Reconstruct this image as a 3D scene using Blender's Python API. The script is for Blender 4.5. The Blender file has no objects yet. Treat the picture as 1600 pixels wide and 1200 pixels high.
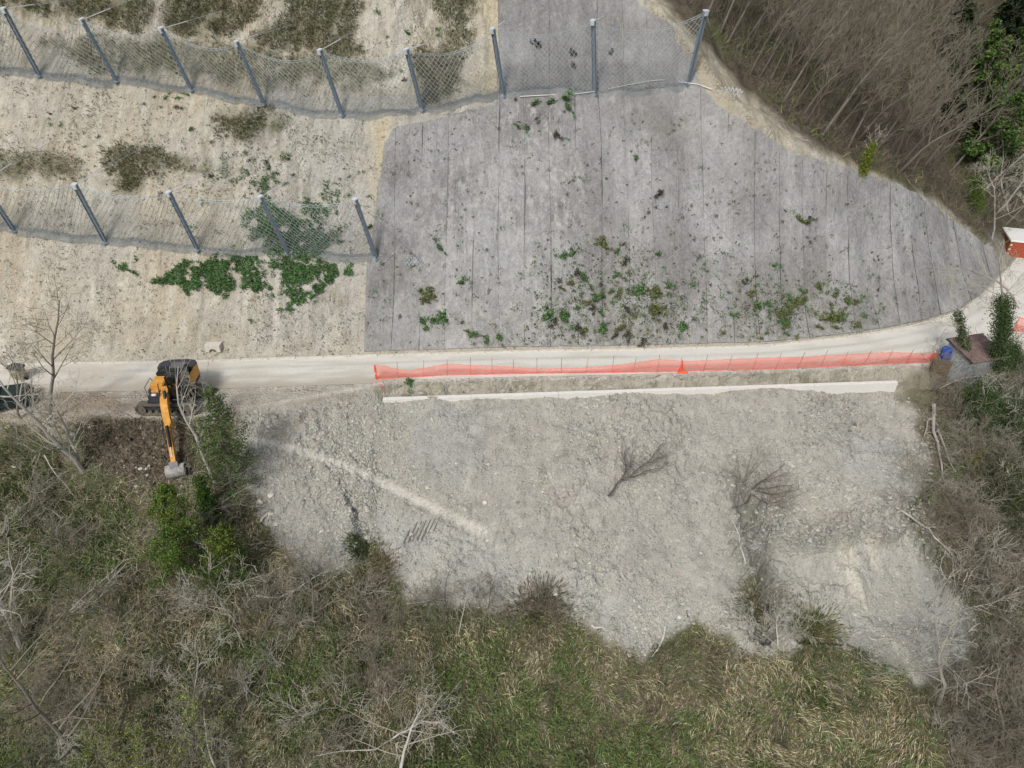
import bpy, bmesh, math, random
import numpy as np
from mathutils import Vector, Matrix
R = math.radians
random.seed(7); rng = np.random.default_rng(7)
scn = bpy.context.scene
COL = scn.collection

# ---------------------------------------------------------------- camera, sky, sun, exposure
PITCH = 35.0; CAM = np.array([0.0, -39.3, 27.5]); FPX = 1067.0
cam = bpy.data.cameras.new('camera'); camo = bpy.data.objects.new('camera', cam); COL.objects.link(camo)
cam.sensor_width = 36.0; cam.lens = 36.0 * FPX / 1600.0; cam.clip_end = 2000; cam.clip_start = 0.5
camo.location = CAM; camo.rotation_euler = (R(90 - PITCH), 0, 0); scn.camera = camo

SUN_EL, SUN_AZ = 48.0, 205.0      # azimuth clockwise from +Y (north)
world = bpy.data.worlds.new('World'); scn.world = world; world.use_nodes = True
nt = world.node_tree; nt.nodes.clear()
sky = nt.nodes.new('ShaderNodeTexSky'); sky.sky_type = 'NISHITA'; sky.sun_disc = False
sky.sun_elevation = R(SUN_EL); sky.sun_rotation = R(SUN_AZ); sky.air_density = 1.2; sky.dust_density = 4.0; sky.ozone_density = 1.0
hsv = nt.nodes.new('ShaderNodeHueSaturation'); hsv.inputs['Saturation'].default_value = 0.6
bg = nt.nodes.new('ShaderNodeBackground'); bg.inputs['Strength'].default_value = 0.112
wo = nt.nodes.new('ShaderNodeOutputWorld')
nt.links.new(sky.outputs[0], hsv.inputs['Color']); nt.links.new(hsv.outputs[0], bg.inputs['Color']); nt.links.new(bg.outputs[0], wo.inputs['Surface'])
sl = bpy.data.lights.new('sun', 'SUN'); sl.energy = 2.0; sl.angle = R(11); sl.color = (1.0, 0.97, 0.93)
so = bpy.data.objects.new('sun', sl); COL.objects.link(so)
az = R(SUN_AZ); sd = Vector((math.sin(az) * math.cos(R(SUN_EL)), math.cos(az) * math.cos(R(SUN_EL)), math.sin(R(SUN_EL))))
so.rotation_euler = sd.to_track_quat('Z', 'Y').to_euler()
scn.view_settings.view_transform = 'Standard'; scn.view_settings.look = 'None'
scn.view_settings.exposure = 0.0; scn.view_settings.gamma = 1.0; scn.view_settings.use_curve_mapping = False

# ---------------------------------------------------------------- numeric helpers
cp, sp = math.cos(R(PITCH)), math.sin(R(PITCH))
FWD = np.array([0, cp, -sp]); UP = np.array([0, sp, cp]); RT = np.array([1.0, 0, 0])
def ray(px, py):
    return FWD + RT * ((px - 800) / FPX) - UP * ((py - 600) / FPX)
def project(x, y, z):
    dx, dy, dz = x - CAM[0], y - CAM[1], z - CAM[2]
    d = dy * cp - dz * sp; u = dy * sp + dz * cp
    d = np.where(np.abs(d) < .1, .1, d)
    return 800 + FPX * dx / d, 600 - FPX * u / d, d
def onz(px, py, z=0.0):
    r = ray(px, py); t = (z - CAM[2]) / r[2]; return CAM + r * t
def vnoise(x, y, seed=0):
    x = np.asarray(x, float) + seed * 17.13; y = np.asarray(y, float) - seed * 9.71
    xi = np.floor(x).astype(np.int64); yi = np.floor(y).astype(np.int64); xf = x - xi; yf = y - yi
    def hsh(a, b):
        n = (a * 374761393 + b * 668265263 + seed * 1274126177) & 0xffffffff
        n = ((n ^ (n >> 13)) * 1274126177) & 0xffffffff
        return ((n ^ (n >> 16)) & 0xffff) / 65535.0
    u = xf * xf * (3 - 2 * xf); v = yf * yf * (3 - 2 * yf)
    a = hsh(xi, yi); b = hsh(xi + 1, yi); c = hsh(xi, yi + 1); d = hsh(xi + 1, yi + 1)
    return (a * (1 - u) + b * u) * (1 - v) + (c * (1 - u) + d * u) * v
def fbm(x, y, seed=0, oct=4, gain=.5):
    s = 0; a = 1; t = 0
    for i in range(oct):
        s = s + a * (vnoise(x * 2 ** i, y * 2 ** i, seed + i * 3) - .5); t += a; a *= gain
    return s / t * 2
def sstep(a, b, x):
    t = np.clip((x - a) / (b - a), 0, 1); return t * t * (3 - 2 * t)
def polydist(px, py, poly, closed=True):
    px = np.asarray(px, float); py = np.asarray(py, float)
    best = np.full(px.shape, 1e18); inside = np.zeros(px.shape, bool); n = len(poly)
    for i in range(n if closed else n - 1):
        x0, y0 = poly[i]; x1, y1 = poly[(i + 1) % n]; dx, dy = x1 - x0, y1 - y0
        t = np.clip(((px - x0) * dx + (py - y0) * dy) / (dx * dx + dy * dy + 1e-9), 0, 1)
        d = (px - x0 - t * dx) ** 2 + (py - y0 - t * dy) ** 2
        best = np.minimum(best, d)
        if closed:
            c = ((y0 > py) != (y1 > py))
            xx = x0 + (py - y0) * dx / (dy if abs(dy) > 1e-9 else 1e-9)
            inside ^= c & (px < xx)
    d = np.sqrt(best)
    return np.where(inside, d, -d) if closed else d
def pmask(px, py, poly, soft=10):
    return np.clip(polydist(px, py, poly) / soft + .5, 0, 1)

# ---------------------------------------------------------------- terrain shape
TOE = [onz(*p)[:2] for p in [(-500, 574), (0, 570), (300, 566), (570, 557), (800, 550), (1000, 547), (1200, 541), (1340, 526), (1440, 508), (1500, 488), (1545, 455), (1575, 420), (1600, 385), (1630, 345)]]
TOE.append(TOE[-1] + np.array([6.0, 30.0])); TOE = np.array(TOE)
OUT = np.array([onz(*p)[:2] for p in [(-500, 660), (0, 640), (150, 646), (300, 650), (380, 636), (560, 606), (600, 597), (800, 591), (1000, 587), (1200, 579), (1400, 571), (1460, 567), (1520, 562), (1600, 545), (1700, 505), (1800, 470)]])
WALLZ = -0.62
WA = onz(598, 623, WALLZ); WB = onz(1402, 596.5, WALLZ)
def wall_y(x): return WA[1] + (x - WA[0]) / (WB[0] - WA[0]) * (WB[1] - WA[1])
HUT = onz(1513, 588, -0.6)
NAT = [0, 0, 0]
def h_cut(x, y):
    d = polydist(x, y, [tuple(p) for p in TOE], closed=False)
    d = np.where(y > np.interp(x, TOE[:, 0], TOE[:, 1]), d, 0)
    d = np.maximum(0, d - .25); m = sstep(10, 26, x)      # the nose is gentler at the foot and steep under a rounded shoulder
    return 1.07 * d * (1 - m) + (.74 * d + .055 * d * d) * m
def rough_hit_cut(px, py):
    r = ray(px, py); lo, hi = 20., 200.
    for t in np.linspace(20, 160, 700):
        p = CAM + r * t
        if p[2] < h_cut(np.array([p[0]]), np.array([p[1]]))[0]: return p
    return CAM + r * 160
edge = np.array([rough_hit_cut(*p) for p in [(1010, 10), (1100, 105), (1170, 195), (1240, 243), (1330, 268), (1400, 290), (1450, 315), (1500, 352), (1550, 398)]])
A = np.c_[np.ones(len(edge)), edge[:, 0]]
CY = 0.42
sol = np.linalg.lstsq(A, edge[:, 2] - CY * edge[:, 1], rcond=None)[0]
print('edge pts', edge.round(1).tolist()); print('nat', sol)
EX = edge[:, 0]; EZ = edge[:, 2] - CY * edge[:, 1]
def h_nat(x, y):
    # natural hillside behind the cut: passes through the crest of the cut, falls away to the right
    b = np.interp(x, EX, EZ)
    b = np.where(x < EX[0], EZ[0] + (EX[0] - x) * 1.2, b)
    b = np.where(x > EX[-1], EZ[-1] - (x - EX[-1]) * 0.25, b)
    n = b + CY * y
    far = -12 + 0.62 * np.maximum(0, y - 30) + 0.35 * np.maximum(0, x - 55)
    return np.maximum(n, far)
DEBRIS = [(372, 690), (385, 645), (590, 612), (1400, 598), (1440, 640), (1458, 700), (1452, 760), (1430, 790), (1440, 830), (1480, 900), (1530, 960), (1520, 1040), (1430, 1075), (1380, 1040), (1330, 1012), (1260, 1000), (1200, 1032), (1150, 1005), (1090, 972), (1040, 1000), (1000, 1032), (930, 990), (880, 962), (850, 935), (800, 960), (740, 950), (640, 940), (610, 900), (580, 880), (520, 900), (450, 870), (410, 815), (380, 760)]
SCARP = [(1170, 850), (1215, 825), (1245, 842), (1300, 835), (1345, 822), (1400, 830), (1430, 800), (1450, 830), (1480, 900), (1530, 960), (1520, 1060), (1430, 1075), (1330, 1012), (1240, 1000), (1200, 930), (1185, 890)]
SCARP2 = [(552, 772), (600, 762), (660, 770), (760, 830), (840, 880), (860, 930), (700, 960), (600, 900), (565, 860)]
DARKSOIL = [(120, 664), (180, 656), (240, 657), (290, 664), (302, 700), (298, 755), (255, 765), (200, 745), (140, 720)]
PATHPX = [(372, 686), (430, 694), (480, 708), (560, 738), (640, 775), (755, 830)]
def h(x, y, detail=True):
    x = np.asarray(x, float); y = np.asarray(y, float)
    ty = np.interp(x, TOE[:, 0], TOE[:, 1]); oy = np.interp(x, OUT[:, 0], OUT[:, 1])
    cut = h_cut(x, y); nat = h_nat(x, y)
    k = 1.2 + 1.3 * sstep(14, 26, x); hh = np.clip(.5 + .5 * (nat - cut) / k, 0, 1)
    up = np.where(y > ty, np.minimum(nat * (1 - hh) + cut * hh, np.maximum(cut, 0)), 0)
    up = np.where(y > ty, np.maximum(up, np.minimum(cut, 0)), 0)
    s = np.maximum(0, oy - y)
    gen = -0.6 * np.minimum(s, 17) - .38 * np.maximum(0, s - 17) + .18 * (1 - np.exp(-s))
    wy = wall_y(x); sw = np.maximum(.2, oy - wy)
    inw = sstep(WA[0] - .6, WA[0] + .3, x) * (1 - sstep(WB[0] - .3, WB[0] + 1.2, x))
    tr = np.where(s < sw, -np.minimum(s * 1.3, 1.0), WALLZ - .18 - .35 * sstep(WB[0] - 12, WB[0], x) - .6 * (s - sw) + .22 * np.maximum(0, s - sw - 17))
    low = gen * (1 - inw) + tr * inw
    hd = np.exp(-((x - HUT[0]) / 3.2) ** 4 - ((y - HUT[1]) / 2.6) ** 4)
    low = low * (1 - hd) + (-.6) * hd * (s > 0) + low * hd * (s <= 0)
    z = np.where(y > ty, up, low)
    if detail:
        px, py, d = project(x, y, z)
        wup = sstep(0.1, 2.5, y - ty); wdn = sstep(.1, 1.5, s)
        slope_d = y * 1.0
        # left earth slope: gullies, hummocks; netted slope: gentle bulges
        left = 1 - sstep(560, 620, px)
        top = sstep(120, 30, py) if False else 1 - sstep(20, 130, py)
        left2 = np.where(py < 180, 1 - sstep(740, 790, px), left)
        g = fbm(x * .35, y * .12, 11, 3) * .5 + fbm(x * .9, y * .4, 12, 4) * .22 + fbm(x * 3, y * 2, 13, 3) * .07
        g = g * (1 + 1.6 * top)
        b = fbm(x * .22, y * .14, 21, 3) * .8 + fbm(x * .9, y * .16, 22, 3) * .30 + fbm(x * 2.4, y * .5, 23, 2) * .06
        z = z + wup * (left2 * g + (1 - left2) * b)
        # debris slope
        deb = pmask(px, py, DEBRIS, 26)
        n1 = fbm(x * .22, y * .22, 31, 3) * .5 + fbm(x * .75 + .2 * y, y * .75, 32, 4) * .26
        rid = np.abs(fbm(x * 1.7, y * 1.7, 33, 4)); rid2 = fbm(x * 4.2, y * 4.2, 35, 3)
        patch = sstep(-.1, .45, fbm(x * .3, y * .3, 36, 3))
        z = z + wdn * deb * (n1 + (rid - .2) * (.08 + .42 * patch) + rid2 * (.05 + .17 * patch))
        sc = pmask(px + 5 * fbm(x * 1.2, y * 1.2, 46, 3), py + 9 * fbm(x * .8, y * .8, 47, 3), SCARP, 5); z = z - wdn * sc * (1.55 + .3 * fbm(x * .6, y * .6, 41, 3)) * (1 - sstep(930, 1050, py))
        sc2 = pmask(px, py, SCARP2, 22); z = z - wdn * sc2 * .5 * (1 - sstep(800, 930, py))
        clod = np.exp(-((polydist(px, py, SCARP) + 14) / 16) ** 2) * deb
        z = z + wdn * clod * np.abs(fbm(x * 2.2, y * 2.2, 44, 4)) * 1.5
        for gl, gd, gw in (([(1160, 765), (1175, 800), (1184, 850), (1194, 890), (1202, 930), (1196, 990)], 1.7, 15), ([(546, 770), (560, 800), (566, 830), (574, 866)], .55, 9), ([(1238, 932), (1262, 938)], .3, 4), ([(1352, 905), (1362, 925)], .2, 4)):
            gdist = polydist(px + 7 * fbm(x * 1.5, y * 1.5, 45, 3) * 2, py, gl, closed=False); z = z - wdn * gd * np.exp(-(gdist / gw) ** 2)
            z = z + wdn * gd * .5 * np.exp(-((gdist - gw * 1.6) / gw) ** 2) * (rid + .2)
        for k in range(5): z = z - wdn * .13 * np.exp(-(polydist(px, py, [(632 + k * 8, 848 - (k % 2) * 5), (642 + k * 8, 822 + (k % 2) * 3)], closed=False) / 1.7) ** 2)
        veg = (1 - deb) * wdn
        z = z + veg * (fbm(x * .3, y * .3, 51, 3) * .8 + fbm(x * 1.3, y * 1.3, 52, 3) * .25)
        ds = pmask(px, py, DARKSOIL, 14)
        z = z + ds * (np.abs(fbm(x * 2.0, y * 2.0, 55, 4)) * .6 - .35)
        # eroded strip between road and wall
        st = inw * (s > .05) * (s < sw - .15)
        z = z + st * (fbm(x * 1.6, y * 2.2, 57, 4) * .35 + fbm(x * .4, y * .1, 58, 2) * .25)
        # graded path on the debris
        pd = polydist(px, py, [(372, 686), (430, 694), (480, 708), (560, 738), (640, 775), (755, 830)], closed=False)
        z = z * 1 - .08 * np.exp(-(pd / 6) ** 4) * wdn + .16 * np.exp(-((pd - 12) / 3) ** 2) * wdn * .4
        nr = (1 - sstep(0.0, .4, s)) * (y <= ty)
        z = z + nr * fbm(x * .8, y * 3, 61, 3) * .02
        fr = sstep(ty, ty + 3, y) * (cut > nat)
        z = z + fr * (fbm(x * .2, y * .2, 63, 4) * 1.2)
    return z
GRID = {}
def hq(x, y):
    if not GRID: return h(x, y)
    x = np.asarray(x, float); y = np.asarray(y, float); GX, GY, GZ = GRID['x'], GRID['y'], GRID['z']
    i = np.clip(np.searchsorted(GX, x) - 1, 0, len(GX) - 2); j = np.clip(np.searchsorted(GY, y) - 1, 0, len(GY) - 2)
    u = np.clip((x - GX[i]) / (GX[i + 1] - GX[i]), 0, 1); v = np.clip((y - GY[j]) / (GY[j + 1] - GY[j]), 0, 1)
    return (GZ[j, i] * (1 - u) + GZ[j, i + 1] * u) * (1 - v) + (GZ[j + 1, i] * (1 - u) + GZ[j + 1, i + 1] * u) * v
def hs(x, y): return float(hq(np.array([x]), np.array([y]))[0])
def hits(pts):
    """intersections of the picture rays of many pixels with the ground"""
    pts = np.asarray(pts, float); r = FWD[None] + RT[None] * ((pts[:, 0:1] - 800) / FPX) - UP[None] * ((pts[:, 1:2] - 600) / FPX)
    n = len(pts); t = np.full(n, 18.0); done = np.zeros(n, bool); lo = t.copy(); hi = t.copy()
    step = .6
    while not done.all() and t.max() < 170:
        t2 = t + step; P = CAM + r * t2[:, None]
        below = P[:, 2] < hq(P[:, 0], P[:, 1])
        new = below & ~done; lo[new] = t[new]; hi[new] = t2[new]; done |= below; t = np.where(done, t, t2)
    lo[~done] = t[~done]; hi[~done] = t[~done]
    for _ in range(12):
        m = (lo + hi) / 2; P = CAM + r * m[:, None]; b = P[:, 2] < hq(P[:, 0], P[:, 1])
        hi = np.where(b, m, hi); lo = np.where(b, lo, m)
    return CAM + r * hi[:, None]
def hit(px, py): return hits([(px, py)])[0]

# ---------------------------------------------------------------- materials
def mat(name, col, rough=.8, metal=0., bump=0., bscale=8., var=0., vscale=3., attr=None, alpha=1., spec=.3, coat=0.):
    m = bpy.data.materials.new(name); m.use_nodes = True; t = m.node_tree; b = t.nodes['Principled BSDF']
    b.inputs['Roughness'].default_value = rough; b.inputs['Metallic'].default_value = metal
    b.inputs['Specular IOR Level'].default_value = spec; b.inputs['Alpha'].default_value = alpha
    b.inputs['Coat Weight'].default_value = coat
    tc = t.nodes.new('ShaderNodeTexCoord'); src = None
    if attr:
        a = t.nodes.new('ShaderNodeAttribute'); a.attribute_name = attr; src = a.outputs['Color']
    else:
        c = t.nodes.new('ShaderNodeRGB'); c.outputs[0].default_value = (*col, 1); src = c.outputs[0]
    if var > 0:
        n = t.nodes.new('ShaderNodeTexNoise'); n.inputs['Scale'].default_value = vscale; n.inputs['Detail'].default_value = 6; n.inputs['Roughness'].default_value = .65
        t.links.new(tc.outputs['Object'], n.inputs['Vector'])
        mr = t.nodes.new('ShaderNodeMapRange'); mr.inputs['From Min'].default_value = .25; mr.inputs['From Max'].default_value = .75
        mr.inputs['To Min'].default_value = 1 - var; mr.inputs['To Max'].default_value = 1 + var
        t.links.new(n.outputs['Fac'], mr.inputs['Value'])
        vm = t.nodes.new('ShaderNodeVectorMath'); vm.operation = 'SCALE'; t.links.new(src, vm.inputs[0]); t.links.new(mr.outputs[0], vm.inputs['Scale']); src = vm.outputs[0]
    t.links.new(src, b.inputs['Base Color'])
    if bump > 0:
        n = t.nodes.new('ShaderNodeTexNoise'); n.inputs['Scale'].default_value = bscale; n.inputs['Detail'].default_value = 5
        t.links.new(tc.outputs['Object'], n.inputs['Vector'])
        bp = t.nodes.new('ShaderNodeBump'); bp.inputs['Strength'].default_value = bump; bp.inputs['Distance'].default_value = .1
        t.links.new(n.outputs['Fac'], bp.inputs['Height']); t.links.new(bp.outputs[0], b.inputs['Normal'])
    return m
M = {}
def ground_mat(name, cvar, bstr):
    m = bpy.data.materials.new(name); m.use_nodes = True; t = m.node_tree; b = t.nodes['Principled BSDF']
    b.inputs['Roughness'].default_value = .95; b.inputs['Specular IOR Level'].default_value = .1
    g = t.nodes.new('ShaderNodeNewGeometry'); P = g.outputs['Position']; at = t.nodes.new('ShaderNodeAttribute'); at.attribute_name = 'Col'
    def noise(sc, det=6, ro=.65):
        n = t.nodes.new('ShaderNodeTexNoise'); n.inputs['Scale'].default_value = sc; n.inputs['Detail'].default_value = det; n.inputs['Roughness'].default_value = ro; t.links.new(P, n.inputs['Vector']); return n.outputs['Fac']
    def mr(src, a, b_, c, d):
        n = t.nodes.new('ShaderNodeMapRange'); n.inputs[1].default_value = a; n.inputs[2].default_value = b_; n.inputs[3].default_value = c; n.inputs[4].default_value = d; t.links.new(src, n.inputs[0]); return n.outputs[0]
    def mul(a, b_):
        n = t.nodes.new('ShaderNodeMath'); n.operation = 'MULTIPLY'; t.links.new(a, n.inputs[0]); t.links.new(b_, n.inputs[1]); return n.outputs[0]
    n1 = noise(1.1, 9, .72); n2 = noise(8.0, 7, .75); n3 = noise(2.6, 3, .5)
    specks = mr(noise(7.5, 2, .5), .27, .36, .62, 1.0)      # scattered darker pebbles
    pale = mr(noise(9.0, 2, .5), .66, .74, 1.0, 1.22)       # and pale ones
    f = mul(mul(mr(n1, .3, .7, 1 - cvar, 1 + cvar), mr(n2, .3, .7, 1 - cvar, 1 + cvar)), mul(specks, pale))
    vm = t.nodes.new('ShaderNodeVectorMath'); vm.operation = 'SCALE'; t.links.new(at.outputs['Color'], vm.inputs[0]); t.links.new(f, vm.inputs['Scale']); t.links.new(vm.outputs[0], b.inputs['Base Color'])
    def vor(sc):
        # warped cells so that clods are irregular
        nn = t.nodes.new('ShaderNodeTexNoise'); nn.inputs['Scale'].default_value = sc * 1.3; nn.inputs['Detail'].default_value = 3; t.links.new(P, nn.inputs['Vector'])
        v1 = t.nodes.new('ShaderNodeVectorMath'); v1.operation = 'SCALE'; t.links.new(nn.outputs['Color'], v1.inputs[0]); v1.inputs['Scale'].default_value = .9 / sc
        v2 = t.nodes.new('ShaderNodeVectorMath'); v2.operation = 'ADD'; t.links.new(P, v2.inputs[0]); t.links.new(v1.outputs[0], v2.inputs[1])
        v = t.nodes.new('ShaderNodeTexVoronoi'); v.inputs['Scale'].default_value = sc; t.links.new(v2.outputs[0], v.inputs['Vector']); return v.outputs['Distance']
    c1 = mul(mr(vor(4.2), 0, .6, 1, 0), mr(noise(.8, 5, .7), .46, .62, 0.0, 1.5)); c2 = mul(mr(vor(9.0), 0, .6, 1, 0), mr(noise(1.7, 4), .42, .62, .0, .8))
    s1 = t.nodes.new('ShaderNodeMath'); s1.operation = 'ADD'; t.links.new(c1, s1.inputs[0]); t.links.new(c2, s1.inputs[1])
    s2 = t.nodes.new('ShaderNodeMath'); s2.operation = 'ADD'; t.links.new(s1.outputs[0], s2.inputs[0]); t.links.new(n3, s2.inputs[1]); n3 = s2.outputs[0]
    ad = t.nodes.new('ShaderNodeMath'); ad.operation = 'MULTIPLY_ADD'; t.links.new(n3, ad.inputs[0]); ad.inputs[1].default_value = .9; t.links.new(n2, ad.inputs[2])
    bp = t.nodes.new('ShaderNodeBump'); bp.inputs['Strength'].default_value = bstr; bp.inputs['Distance'].default_value = .16; t.links.new(ad.outputs[0], bp.inputs['Height']); t.links.new(bp.outputs[0], b.inputs['Normal'])
    return m
M['ground'] = ground_mat('ground', .14, .78)
M['road'] = mat('road', (1, 1, 1), .95, attr='Col', var=.06, vscale=4, bump=.25, bscale=7, spec=.1)
M['steel'] = mat('galvanised_steel', (.25, .31, .37), .5, .35, var=.15, vscale=2.5)
M['cap'] = mat('cap_steel', (.62, .68, .73), .45, .2)
M['wire'] = mat('net_wire', (.40, .45, .48), .5, .3)
M['apron'] = mat('apron_wire', (.27, .30, .31), .6, .3)
M['cablew'] = mat('light_cable', (.75, .75, .73), .5, .1)
M['coil'] = mat('brake_coil', (.55, .62, .68), .35, .4)
M['concrete'] = mat('pale_concrete', (.72, .71, .67), .85, var=.08, vscale=3, bump=.1)
M['kerb'] = mat('kerb_concrete', (.60, .57, .50), .9, var=.15, vscale=4, bump=.2)
M['orange'] = mat('orange_plastic', (.85, .14, .07), .6)
M['rod'] = mat('rusty_rod', (.16, .08, .06), .7)
M['yellow'] = mat('yellow_paint', (.66, .33, .07), .6, var=.32, vscale=4, spec=.3)
M['black'] = mat('black_plastic', (.02, .021, .025), .5)
M['dgrey'] = mat('dark_grey_metal', (.06, .062, .07), .45, .2, var=.2)
M['mgrey'] = mat('grey_metal', (.17, .17, .18), .45, .3, var=.2)
M['glass'] = mat('dark_glass', (.03, .04, .045), .08, spec=.6)
M['bucket'] = mat('worn_bucket_steel', (.38, .37, .35), .8, .1, var=.35, vscale=5, bump=.2)
M['chrome'] = mat('chrome_rod', (.75, .75, .75), .2, .9)
M['track'] = mat('dusty_track_steel', (.17, .155, .13), .8, .1, var=.3, vscale=5)
M['vest'] = mat('orange_vest', (.9, .12, .05), .8)
M['skin'] = mat('skin', (.45, .26, .18), .6)
M['cloth'] = mat('dark_cloth', (.03, .04, .07), .9)
M['white'] = mat('white_paint', (.78, .77, .74), .6, var=.08)
M['teal'] = mat('dark_teal_paint', (.022, .042, .042), .6, .0, var=.25, spec=.15)
M['tyre'] = mat('tyre_rubber', (.018, .018, .018), .9)
M['tealglass'] = mat('windscreen_glass', (.03, .065, .08), .7, spec=.1)
M['redroof'] = mat('red_corrugated_sheet', (.25, .17, .16), .8, var=.4, vscale=3)
M['hutwall'] = mat('grey_sheet_wall', (.33, .36, .38), .7, var=.15, vscale=2)
M['wood'] = mat('weathered_board', (.20, .155, .11), .9, var=.25, vscale=6)
M['blue'] = mat('blue_plastic', (.015, .08, .42), .4, var=.1)
M['purple'] = mat('purple_plastic', (.05, .04, .22), .5)
M['brick'] = mat('red_brick', (.36, .085, .045), .9, var=.3, vscale=8)
M['groove_shade'] = mat('groove_shade_earth', (.20, .195, .17), .9, var=.2)  # earth coloured dark to paint the shade inside the tread grooves
M['rock'] = mat('pale_rock', (.44, .42, .36), .95, var=.2, vscale=2, bump=.3)
M['whiterock'] = mat('white_rock', (.66, .63, .54), .95, var=.15, vscale=2, bump=.3)
M['stones'] = mat('stones', (.40, .39, .35), .95, attr='Col', spec=.1)
M['blade'] = mat('plant_blades', (1, 1, 1), .85, attr='Col', spec=.15)
M['bark_pale'] = mat('pale_bark', (.36, .34, .31), .9, var=.25, vscale=2)
M['bark_white'] = mat('bleached_wood', (.52, .50, .45), .85, var=.2, vscale=3)
M['bark_grey'] = mat('grey_bark', (.20, .18, .155), .9, var=.25, vscale=2)
M['bark_dark'] = mat('dark_bark', (.11, .095, .078), .9, var=.3, vscale=2)
M['twig'] = mat('twigs', (.21, .19, .145), .9, var=.25, vscale=.6)
M['twig_pale'] = mat('pale_twigs', (.39, .37, .31), .9, var=.2, vscale=1)

# grey erosion netting with fine vertical ribs, stains and streaks
def netting_mat():
    m = bpy.data.materials.new('grey_netting'); m.use_nodes = True; t = m.node_tree; b = t.nodes['Principled BSDF']
    b.inputs['Roughness'].default_value = .9; b.inputs['Specular IOR Level'].default_value = .15
    g = t.nodes.new('ShaderNodeNewGeometry')
    oi = t.nodes.new('ShaderNodeObjectInfo')
    def noise(scale, vec, det=5, rough=.6):
        mp = t.nodes.new('ShaderNodeMapping'); mp.inputs['Scale'].default_value = scale
        t.links.new(vec, mp.inputs['Vector']); n = t.nodes.new('ShaderNodeTexNoise'); n.inputs['Scale'].default_value = 1; n.inputs['Detail'].default_value = det; n.inputs['Roughness'].default_value = rough
        t.links.new(mp.outputs[0], n.inputs['Vector']); return n.outputs['Fac']
    def mr(src, a, b_, c, d):
        n = t.nodes.new('ShaderNodeMapRange'); n.inputs[1].default_value = a; n.inputs[2].default_value = b_; n.inputs[3].default_value = c; n.inputs[4].default_value = d
        t.links.new(src, n.inputs[0]); return n.outputs[0]
    def math_(op, a, b_=None):
        n = t.nodes.new('ShaderNodeMath'); n.operation = op; t.links.new(a, n.inputs[0])
        if isinstance(b_, (int, float)): n.inputs[1].default_value = b_
        elif b_ is not None: t.links.new(b_, n.inputs[1])
        return n.outputs[0]
    P = g.outputs['Position']
    big = mr(noise((.22, .16, .16), P), .38, .62, 0, 1)
    cr = t.nodes.new('ShaderNodeMix'); cr.data_type = 'RGBA'
    cr.inputs['A'].default_value = (.285, .278, .272, 1); cr.inputs['B'].default_value = (.41, .408, .402, 1)
    t.links.new(big, cr.inputs['Factor'])
    streak = mr(noise((1.5, .6, .6), P, 8, .75), .3, .7, .84, 1.17)
    ribs = mr(noise((8.0, .4, .4), P, 4, .7), .3, .7, .94, 1.05)
    mott = mr(noise((4.5, 3.6, 3.6), P, 9, .85), .34, .66, .74, 1.26)
    rnd = mr(oi.outputs['Random'], 0, 1, .9, 1.08)
    f = math_('MULTIPLY', math_('MULTIPLY', math_('MULTIPLY', streak, ribs), mott), rnd)
    vm = t.nodes.new('ShaderNodeVectorMath'); vm.operation = 'SCALE'; t.links.new(cr.outputs['Result'], vm.inputs[0]); t.links.new(f, vm.inputs['Scale'])
    # washed out pale earth showing through in patches (attribute) and yellowish lichen
    at = t.nodes.new('ShaderNodeAttribute'); at.attribute_name = 'Col'
    sep = t.nodes.new('ShaderNodeSeparateColor'); t.links.new(at.outputs['Color'], sep.inputs[0])
    wn = mr(noise((1.8, 1.0, 1.0), P, 9, .8), .50, .60, 0, .85)
    wf = math_('MULTIPLY', sep.outputs[0], wn)
    mx = t.nodes.new('ShaderNodeMix'); mx.data_type = 'RGBA'; t.links.new(wf, mx.inputs['Factor']); t.links.new(vm.outputs[0], mx.inputs['A']); mx.inputs['B'].default_value = (.52, .515, .49, 1)
    gn = mr(noise((1.3, 1.3, 1.3), P, 8, .8), .48, .62, 0, .8)
    gf = math_('MULTIPLY', sep.outputs[1], gn)
    mx2 = t.nodes.new('ShaderNodeMix'); mx2.data_type = 'RGBA'; t.links.new(gf, mx2.inputs['Factor']); t.links.new(mx.outputs['Result'], mx2.inputs['A']); mx2.inputs['B'].default_value = (.21, .205, .14, 1)
    t.links.new(mx2.outputs['Result'], b.inputs['Base Color'])
    bp = t.nodes.new('ShaderNodeBump'); bp.inputs['Strength'].default_value = .8; bp.inputs['Distance'].default_value = .12
    bsum = t.nodes.new('ShaderNodeMath'); bsum.operation = 'MULTIPLY_ADD'; t.links.new(noise((1.5, 1.7, 1.7), P, 9, .7), bsum.inputs[0]); bsum.inputs[1].default_value = 4.0; t.links.new(noise((9.0, .8, .8), P, 4), bsum.inputs[2])
    t.links.new(bsum.outputs[0], bp.inputs['Height']); t.links.new(bp.outputs[0], b.inputs['Normal'])
    return m
M['netting'] = netting_mat()
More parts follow.
